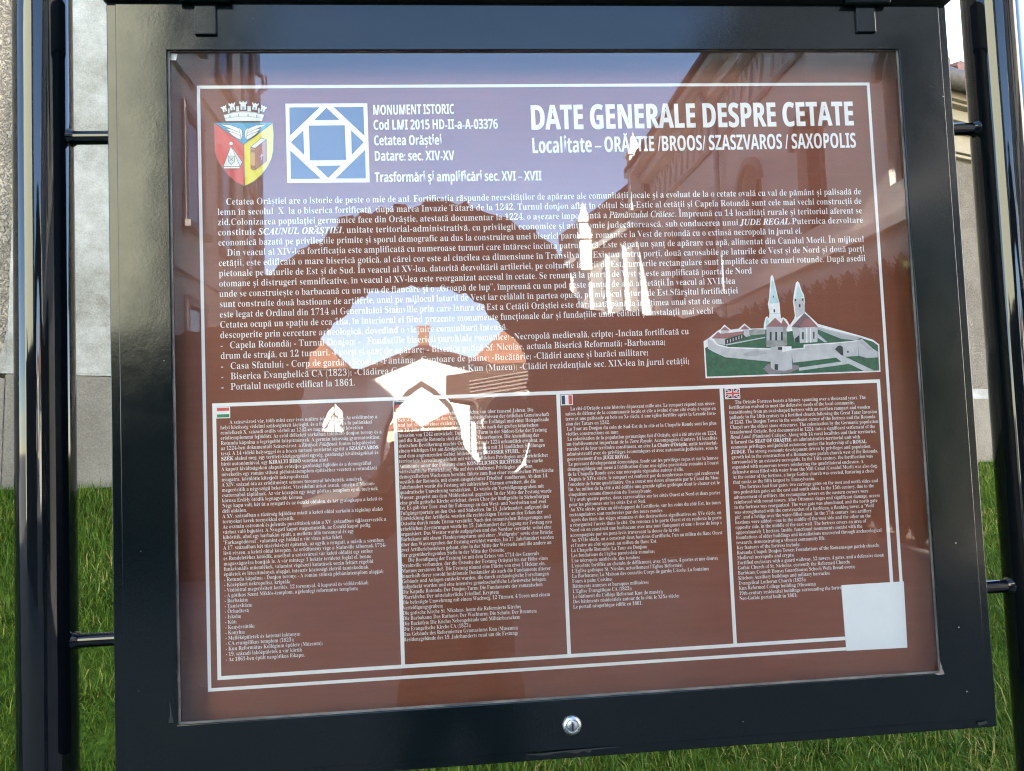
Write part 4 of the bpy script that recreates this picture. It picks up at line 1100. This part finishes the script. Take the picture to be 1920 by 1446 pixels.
# arcade with timber canopy at the right of the gate
YC = -23.0
arc_ = empty('canopy_house', (2, YC, 0), 'white house wall under a brown timber canopy, mirrored right of the gateway', 'house')
cw = down([R2(*p, YC) for p in ((884, 752), (1130, 720), (1130, 980), (906, 980), (906, 860), (884, 858))])
MB().prism([cw], 'y', YC - 0.3, YC - 2).build('wall', M_sunwhite, arc_)
cn_ = MB(); cn_.prism([[R2(*p, YC) for p in ((836, 706), (1130, 662), (1130, 700), (930, 742), (893, 760), (845, 752), (836, 738))]], 'y', YC + 0.5, YC - 1.5)
cno = cn_.build('canopy', M_bark, arc_)
sl_ = MB()
for i in range(6):
    p0, p1 = rp(880, 716 + i * 7, YC + .53), rp(1120, 676 + i * 7, YC + .53); sl_.tube([p0, p1], 0.03, 6)
sl_.build('slat', M_grey, cno)
MB().tube([rp(*p, YC + .6) for p in ((848, 748), (884, 752), (894, 758), (897, 772), (898, 850))], 0.075, 10).build('drainpipe', M_pipe, arc_, smooth=True)

# tall shaded house at the left
M_sage = mat('sage_render', (0.62, 0.62, 0.47), 0.9, var=0.05, vscale=1.5)
M_sageS = mat('shaded_sage_render', (0.62, 0.56, 0.48), 0.9, var=0.08, vscale=1.5)  # copy of the front's render, toned for the side in shade
th = empty('tall_house', (-9, -14, 0), 'tall pale house whose corner fills the left of the mirrored scene', 'house')
XA = -4.0; YF, YB = -11.5, -18.0
MB().box((-15, YF, -0.05), (XA, YB, 10.8)).box((-9.5, -15, 10.8), (XA, YB, 14.8)).build('wall', M_sage, th)  # upper block out of view, added to throw shade on the gate's side wall
MB().box((XA + .003, YF - .3, 0), (XA + .05, YB + .2, 10.7)).build('side_render', M_sageS, th)
MB().prism([[(-9.8, 14.8), (XA + .35, 14.8), (XA + .35, 14.9), (-6.9, 18.2)]], 'y', -14.8, YB - .3).build('roof', M_oldtile, th)  # roof of the added block, its slope shapes the edge of that shadow
for y0 in (-12.5, -14.6, -16.6):
    for z0 in (1.9, 5.2, 8.6):
        wv = MB().box((XA + .052, y0, z0), (XA + .12, y0 - .12, z0 + 1.9)).box((XA + .052, y0 - .98, z0), (XA + .12, y0 - 1.1, z0 + 1.9)).box((XA + .052, y0, z0 + 1.9), (XA + .14, y0 - 1.1, z0 + 2.05)).box((XA + .052, y0 + .05, z0 - .12), (XA + .2, y0 - 1.15, z0)).build('window', M_grey, th)
        MB().box((XA + .053, y0 - .12, z0), (XA + .062, y0 - .98, z0 + 1.9)).build('pane', M_dark, wv)
for z0 in (4.3, 7.7): MB().box((XA + .051, YF, z0), (XA + .13, YB, z0 + .22)).build('string_course', M_sageS, th)
pz = lambda px, py: rp(px, py, YB - .1)
MB().tube([(XA + .12, YB + .12, 0), (XA + .12, YB + .12, pz(484, 185)[2]), pz(497, 165), pz(496, 146), pz(484, 140), (XA + .12, YB + .12, 14.5)], 0.075, 10).build('drainpipe', M_zinc, th, smooth=True)

# long shaded building at the right with its sunlit far end
lb_ = empty('long_building', (8, -16, 0), 'long pale building with zigzag frieze and white pinnacles on the right of the mirrored scene', 'building')
XF = 6.3
M_fac = mat('shaded_facade_render', (0.70, 0.63, 0.56), 0.9, var=0.06, vscale=1.2)  # duller copy of the building's render for the front in shade
wy = [-5.9, -8.6, -11.3, -13.8, -16.4, -19.0]
holes = [[(y - .5, 4.55), (y + .5, 4.55), (y + .5, 6.0), (y + .3, 6.3), (y, 6.42), (y - .3, 6.3), (y - .5, 6.0)] for y in wy]
MB().prism([[(-21.2, -.05), (-2.5, -.05), (-2.5, 8.6), (-21.2, 8.6)]] + holes, 'x', XF, XF + .4).build('wall', M_fac, lb_)
MB().box((XF + .4, -21.2, -.05), (XF + 8, -2.5, 8.5)).build('rear_wall', M_fac, lb_)
for y in wy:
    wo = MB()
    for a, b in (((-.5, 4.55), (-.42, 6.0)), ((.42, 4.55), (.5, 6.0)), ((-.04, 4.55), (.04, 6.35)), ((-.5, 5.5), (.5, 5.58)), ((-.5, 4.55), (.5, 4.63))): wo.box((XF + .18, y + a[0], a[1]), (XF + .26, y + b[0], b[1]))
    wo = wo.build('window', M_bark, lb_)
    MB().box((XF + .27, y - .5, 4.5), (XF + .29, y + .5, 6.45)).build('pane', M_dark, wo)
    hm_ = [(y + .62 * math.cos(R_(t)), 6.0 + .55 * math.sin(R_(t))) for t in range(0, 181, 20)] + [(y + .5 * math.cos(R_(t)), 6.0 + .43 * math.sin(R_(t))) for t in range(180, -1, -20)]
    MB().prism([hm_], 'x', XF - .1, XF + .01).build('hood_moulding', M_grey, lb_)
MB().box((XF - .16, -21.2, 3.95), (XF, -2.5, 4.12)).build('ledge', M_fac, lb_)
MB().box((XF - .6, -21.0, 8.58), (XF + .3, -2.5, 8.74)).box((XF - .3, -21.0, 8.32), (XF, -2.5, 8.58)).build('eave', M_fac, lb_)
zg = MB(); k = 0; y = -20.8
while y < -3:
    zg.prism([[(y, 8.28), (y + .25, 7.6), (y + .5, 8.28), (y + .38, 8.28), (y + .25, 7.95), (y + .12, 8.28)]], 'x', XF - .06, XF); y += .5
zg.build('zigzag_frieze', mat('pale_frieze', (0.72, 0.66, 0.60), 0.9), lb_)
MB().box((XF - .05, -21.1, 7.42), (XF, -2.6, 7.52)).build('frieze_band', M_grey, lb_)
MB().tube([(XF - .4, -15.3, 8.5), (XF - .12, -15.3, 7.9), (XF - .12, -15.3, 0)], 0.06, 10).build('drainpipe', M_zinc, lb_)
MB().prism([[(XF - .7, 8.74), (XF - .7, 8.84), (XF + 4, 10.6), (XF + 8, 8.9), (XF + 8, 8.74)]], 'y', -2.4, -21.3).build('roof', M_tile, lb_)
stp = MB(); ys_ = -12.7
stp.box((XF - .6, -11.5, 8.75), (XF + 2, -2.6, 10.2)).box((XF - .6, -13.0, 8.75), (XF + 2, -11.5, 9.7)).box((XF - .6, -13.7, 8.75), (XF + 2, -13.0, 9.3))
stp.build('stepped_gable', M_fac, lb_)
M_sunpl = mat('sunlit_end_render', (0.80, 0.80, 0.72), 0.9, var=0.05, vscale=2)  # whiter copy of that render, sunlight put into the far end's colour
W0, W1 = Vector((6.05, -21.2)), Vector((4.80, -27.2))
def plan(o, z0, z1, m, name):
    d = (W1 - W0).normalized(); nn = Vector((d.y, -d.x)); nn = nn if nn.x < 0 else -nn
    a_, b_2 = W0 + nn * o - d * o * .3, W1 + nn * o + d * o
    return MB().prism([[(a_.x, a_.y), (b_2.x, b_2.y), (XF + 8, b_2.y - .5), (XF + 8, -21.2), (XF + .5, -21.2)]], 'z', z0, z1).build(name, m, lb_)
M_endtrim = mat('brown_trim', (0.15, 0.115, 0.09), 0.85, var=0.15, vscale=4)
plan(0, -.05, 6.9, M_sunpl, 'end_wall')
plan(.06, 6.9, 7.25, M_endtrim, 'end_frieze')
plan(.12, 7.25, 7.5, M_sunpl, 'end_cornice')
plan(.16, 7.5, 8.1, M_endtrim, 'end_attic')
plan(.24, 8.1, 8.45, M_tile, 'end_roof_edge')
for t in (.02, .20, .42, .66, .95):
    q = W0.lerp(W1, t)
    MB().box((q.x - .09, q.y - .12, -.05), (q.x + .3, q.y + .10, 6.9)).box((q.x - .12, q.y - .15, 6.5), (q.x + .3, q.y + .13, 6.72)).build('pilaster', M_sunwhite, lb_)
rr = MB(); rr.add([(5.8, -21.0, 8.46), (4.55, -27.5, 8.46), (XF + 8, -28.2, 8.5), (XF + 8, -20.9, 8.5), (9, -23, 10.6), (9, -26, 10.6)], [(0, 4, 5, 1), (1, 5, 2), (2, 5, 4, 3), (3, 4, 0), (0, 1, 2, 3)])
rr.build('end_roof', M_tile, lb_)
for px0, pyb, pyt in ((1191, 332, 240), (1096, 452, 372)):
    p = rpx(px0, pyb, 5.9 if px0 > 1150 else 5.0); top = rpx(px0, pyt, 5.9 if px0 > 1150 else 5.0)[2]
    w_ = 0.19; zb_ = p[2] - 1.0; x, y = p[0], p[1]
    pm = MB().box((x - w_, y - w_, zb_), (x + w_, y + w_, p[2] + (top - p[2]) * .45)).box((x - w_ * 1.35, y - w_ * 1.35, p[2] + .02), (x + w_ * 1.35, y + w_ * 1.35, p[2] + .16))
    z1 = p[2] + (top - p[2]) * .45
    pm.box((x - w_ * 1.25, y - w_ * 1.25, z1), (x + w_ * 1.25, y + w_ * 1.25, z1 + .12))
    pm.add([(x - w_, y - w_, z1 + .12), (x + w_, y - w_, z1 + .12), (x + w_, y + w_, z1 + .12), (x - w_, y + w_, z1 + .12), (x, y, top)], [(0, 1, 4), (1, 2, 4), (2, 3, 4), (3, 0, 4), (0, 3, 2, 1)])
    pm.build('pinnacle', M_sunwhite, lb_)

# row of clipped conifers along that building
M_thuja = mat('conifer_green', (0.035, 0.05, 0.02), 0.8, var=0.4, vscale=6)
def thuja_mesh():
    f = MB(); rg = random.Random(3)
    prof = [(0.05, .05), (.19, .35), (.22, 1.2), (.21, 2.2), (.17, 3.0), (.10, 3.45), (.01, 3.62)]
    f.lathe((0, 0, 0), [(r * .82, z) for r, z in prof], 10)
    for i in range(420):
        z = rg.uniform(.1, 3.6); r = np.interp(z, [p[1] for p in prof], [p[0] for p in prof]); a = rg.uniform(0, 6.283)
        c = Vector((r * math.cos(a), r * math.sin(a), z)); o = Vector((math.cos(a), math.sin(a), 1.2)).normalized() * rg.uniform(.05, .1); s = Vector((-math.sin(a), math.cos(a), 0)) * rg.uniform(.015, .03)
        f.add([c - s, c + s, c + o], [(0, 1, 2)])
    return f
tops = [(1397, 573), (1416, 566), (1436, 559), (1458, 550), (1480, 543), (1508, 533), (1533, 524), (1559, 515), (1589, 506), (1622, 495), (1655, 484), (1690, 472), (1730, 458)]
root = None
for i, (px0, py0) in enumerate(tops):
    p = rpx(px0, py0, XF - 0.75)
    if root is None:
        root = empty('conifer', (p[0], p[1], 0), '', 'conifer', 'conifers along the long building')
        fo = thuja_mesh().build('foliage', M_thuja); fo.parent = root
        tk = MB().tube([(0, 0, -.05), (0, 0, .4)], .05, 8).build('trunk', M_bark); tk.parent = root
        kids = [fo, tk]; r = root
    else:
        r = root.copy(); COL.objects.link(r); r.location = (p[0], p[1], 0)
        for k_ in kids:
            c_ = k_.copy(); COL.objects.link(c_); c_.parent = r
    r.scale = (1, 1, p[2] / 3.62)
    r['label'] = 'narrow dark conifer in the row mirrored along the long building behind the fortress picture'

# ------------------------------------------------------------------ the photographer, mirrored in the lower middle of the glass
def skin(name, nodes, edges, m, root=0, sub=2, parent=None):
    me = bpy.data.meshes.new(name); me.from_pydata([tuple(map(float, n[0])) for n in nodes], edges, []); me.materials.append(m)
    o = bpy.data.objects.new(name, me); COL.objects.link(o)
    sk = o.modifiers.new('skin', 'SKIN'); sk.use_smooth_shade = True
    for i, n in enumerate(nodes):
        v = me.skin_vertices[0].data[i]; r = n[1]; v.radius = r if isinstance(r, tuple) else (r, r); v.use_root = (i == root)
    s = o.modifiers.new('sub', 'SUBSURF'); s.levels = sub; s.render_levels = sub
    if parent is not None: o.parent = parent; o.matrix_parent_inverse = parent.matrix_world.inverted()
    return o
M_skin = mat('skin', (0.42, 0.24, 0.17), 0.5, var=0.05, vscale=20)
M_coat = mat('dark_jacket', (0.012, 0.011, 0.012), 0.85, var=0.3, vscale=12, bump=0.3, bscale=30, bdist=0.01)
M_trou = mat('dark_trousers', (0.014, 0.014, 0.017), 0.85, bump=0.2, bscale=60, bdist=0.004)
M_hair = mat('greying_hair', (0.05, 0.04, 0.035), 0.6, var=0.5, vscale=60)
YP = -1.52
J = lambda px, py, Y: Vector(rp(px, py, Y))
pel, wai, che, nek = J(861, 1190, YP), J(861, 1100, YP), J(868, 985, YP), J(918, 898, YP)
hd0, hd1, hd2 = J(938, 862, YP + .02), J(954, 815, YP + .03), J(958, 772, YP)
shl, shr = J(752, 925, YP), J(985, 915, YP)
ell, elr = J(688, 995, YP + .12), J(1042, 975, YP + .12)
PHC = Vector((CAM[0] - 0.055, CAM[1] - 0.006, CAM[2] - 0.030))       # phone centre; the lens sits at its upper corner
wrl, wrr = PHC + Vector((-0.115, -0.045, -0.075)), PHC + Vector((0.115, -0.045, -0.075))
hil, hir = pel + Vector((-.10, 0, -.06)), pel + Vector((.10, 0, -.06))
knl, knr = Vector((hil.x - .02, YP + .03, .50)), Vector((hir.x + .02, YP + .03, .50))
anl, anr = Vector((hil.x - .03, YP - .02, .09)), Vector((hir.x + .03, YP - .02, .09))
nodes = [(pel, (.15, .11)), (wai, (.135, .10)), (che, (.155, .115)), (nek, .055), (hd0, (.058, .065)), (hd1, (.073, .09)), (hd2, (.066, .085)),
         (shl, .058), (ell, .042), (wrl, .028), (shr, .058), (elr, .042), (wrr, .028),
         (hil, .088), (knl, .058), (anl, .042), (anl + Vector((0, .15, -.05)), .036), (hir, .088), (knr, .058), (anr, .042), (anr + Vector((0, .15, -.05)), .036),
         (hd1 + Vector((0, .094, -.008)), .013), (hd1 + Vector((0, .045, -.062)), (.040, .036))]
edges = [(0, 1), (1, 2), (2, 3), (3, 4), (4, 5), (5, 6), (2, 7), (7, 8), (8, 9), (2, 10), (10, 11), (11, 12), (0, 13), (13, 14), (14, 15), (15, 16), (0, 17), (17, 18), (18, 19), (19, 20), (5, 21), (5, 22)]
def hand(wrist, s, i0):
    """palm and five separate fingers closing on the phone edge"""
    pm = wrist.lerp(PHC + Vector((s * .085, -.012, -.035)), .55)
    nodes.append((pm, (.026, .016))); edges.append((i0, len(nodes) - 1)); ip = len(nodes) - 1
    for k, (dz, l) in enumerate(((.030, .9), (.010, 1.0), (-.010, .95), (-.028, .8))):
        a = PHC + Vector((s * (.083 + .004 * k), -.020, -.028 + dz))
        b = PHC + Vector((s * .086, .008, -.024 + dz))
        c_ = PHC + Vector((s * (.083 - .028 * l), .013, -.020 + dz))
        for q_ in (a, b, c_):
            nodes.append((q_, .0085 if q_ is not c_ else .0075)); edges.append((ip if q_ is a else len(nodes) - 2, len(nodes) - 1))
    a = PHC + Vector((s * .075, -.026, -.045)); b = PHC + Vector((s * .045, -.022, -.030))
    nodes.append((a, .010)); edges.append((ip, len(nodes) - 1)); nodes.append((b, .009)); edges.append((len(nodes) - 2, len(nodes) - 1))
hand(wrl, -1, 9); hand(wrr, 1, 12)
person = skin('person', nodes, edges, M_skin)
tag(person, 'person in dark jacket holding up a phone, mirrored in the middle of the glass', 'person')
bpy.context.view_layer.update()
jn = [(pel + Vector((0, 0, -.20)), .200), (pel, .185), (wai, .160), (che, .180), (nek + Vector((-.01, 0, -.045)), .088), (shl, .082), (ell, .066), (ell.lerp(wrl, .93), .043), (shr, .082), (elr, .066), (elr.lerp(wrr, .93), .043)]
skin('jacket', jn, [(0, 1), (1, 2), (2, 3), (3, 4), (3, 5), (5, 6), (6, 7), (3, 8), (8, 9), (9, 10)], M_coat, 3, 2, person)
skin('trousers', [(pel + Vector((0, 0, -.06)), .140), (hil + Vector((-.01, 0, -.12)), .105), (knl, .078), (anl + Vector((0, 0, .03)), .070), (hir + Vector((.01, 0, -.12)), .105), (knr, .078), (anr + Vector((0, 0, .03)), .070), (pel + Vector((0, 0, .06)), .135)], [(7, 0), (0, 1), (1, 2), (2, 3), (0, 4), (4, 5), (5, 6)], M_trou, 0, 2, person)
hb_ = bmesh.new(); bmesh.ops.create_uvsphere(hb_, u_segments=28, v_segments=18, radius=1)
for v in hb_.verts:
    q_ = v.co.copy(); v.co = Vector((q_.x * .079, q_.y * .096, q_.z * .108)) + Vector((random.uniform(-.003, .003), random.uniform(-.003, .003), random.uniform(-.003, .003)))
kill = [f for f in hb_.faces if f.calc_center_median().y > .01 and f.calc_center_median().z < .050 or f.calc_center_median().z < -.055]
bmesh.ops.delete(hb_, geom=kill, context='FACES')
hme = bpy.data.meshes.new('hair'); hb_.to_mesh(hme); hb_.free(); hme.materials.append(M_hair)
ho = bpy.data.objects.new('hair', hme); COL.objects.link(ho); ho.location = hd1.lerp(hd2, .35) + Vector((0, -.008, 0)); ho.parent = person
sm_ = ho.modifiers.new('solid', 'SOLIDIFY'); sm_.thickness = .008
hme.polygons.foreach_set('use_smooth', [True] * len(hme.polygons))
mo_ = MB().lathe(tuple(hd1 + Vector((0, .078, -.052))), [(.001, -.006), (.012, -.002), (.014, .002), (.001, .007)], 14, 'y').build('mouth', mat('lips', (.28, .12, .10), .5), person, smooth=True)
mo_.scale = (1.6, 1, .35); mo_.location = Vector((-0.6 * hd1.x, 0, .65 * (hd1.z - .052)))
for s in (-1, 1):
    ey = MB().lathe(tuple(hd1 + Vector((s * .030, .068, .018))), [(.001, -.010), (.007, -.006), (.010, 0), (.007, .006), (.001, .010)], 12, 'y').build('eye', mat('eye_dark', (.03, .025, .02), .2), person, smooth=True)
    for z_ in (0,):
        MB().lathe(tuple(hd1 + Vector((s * .070, -.006, .0))), [(.003, -.028), (.011, -.015), (.014, .008), (.010, .024), (.002, .030)], 10).build('ear', M_skin, person, smooth=True)
ph = MB().box(tuple(PHC + Vector((-.080, -.0042, -.037))), tuple(PHC + Vector((.080, .0042, .037)))).build('phone', mat('phone_black', (.01, .01, .012), .2), bevel=.003)
tag(ph, 'black phone held up by the person mirrored in the glass', 'phone')
bpy.context.view_layer.update()
lp = MB().lathe((PHC.x + .055, PHC.y + .0043, PHC.z + .012), [(.011, 0), (.011, .0012), (.009, .0016), (.001, .0016)], 20, 'y').build('lens', M_dark, ph, smooth=True)
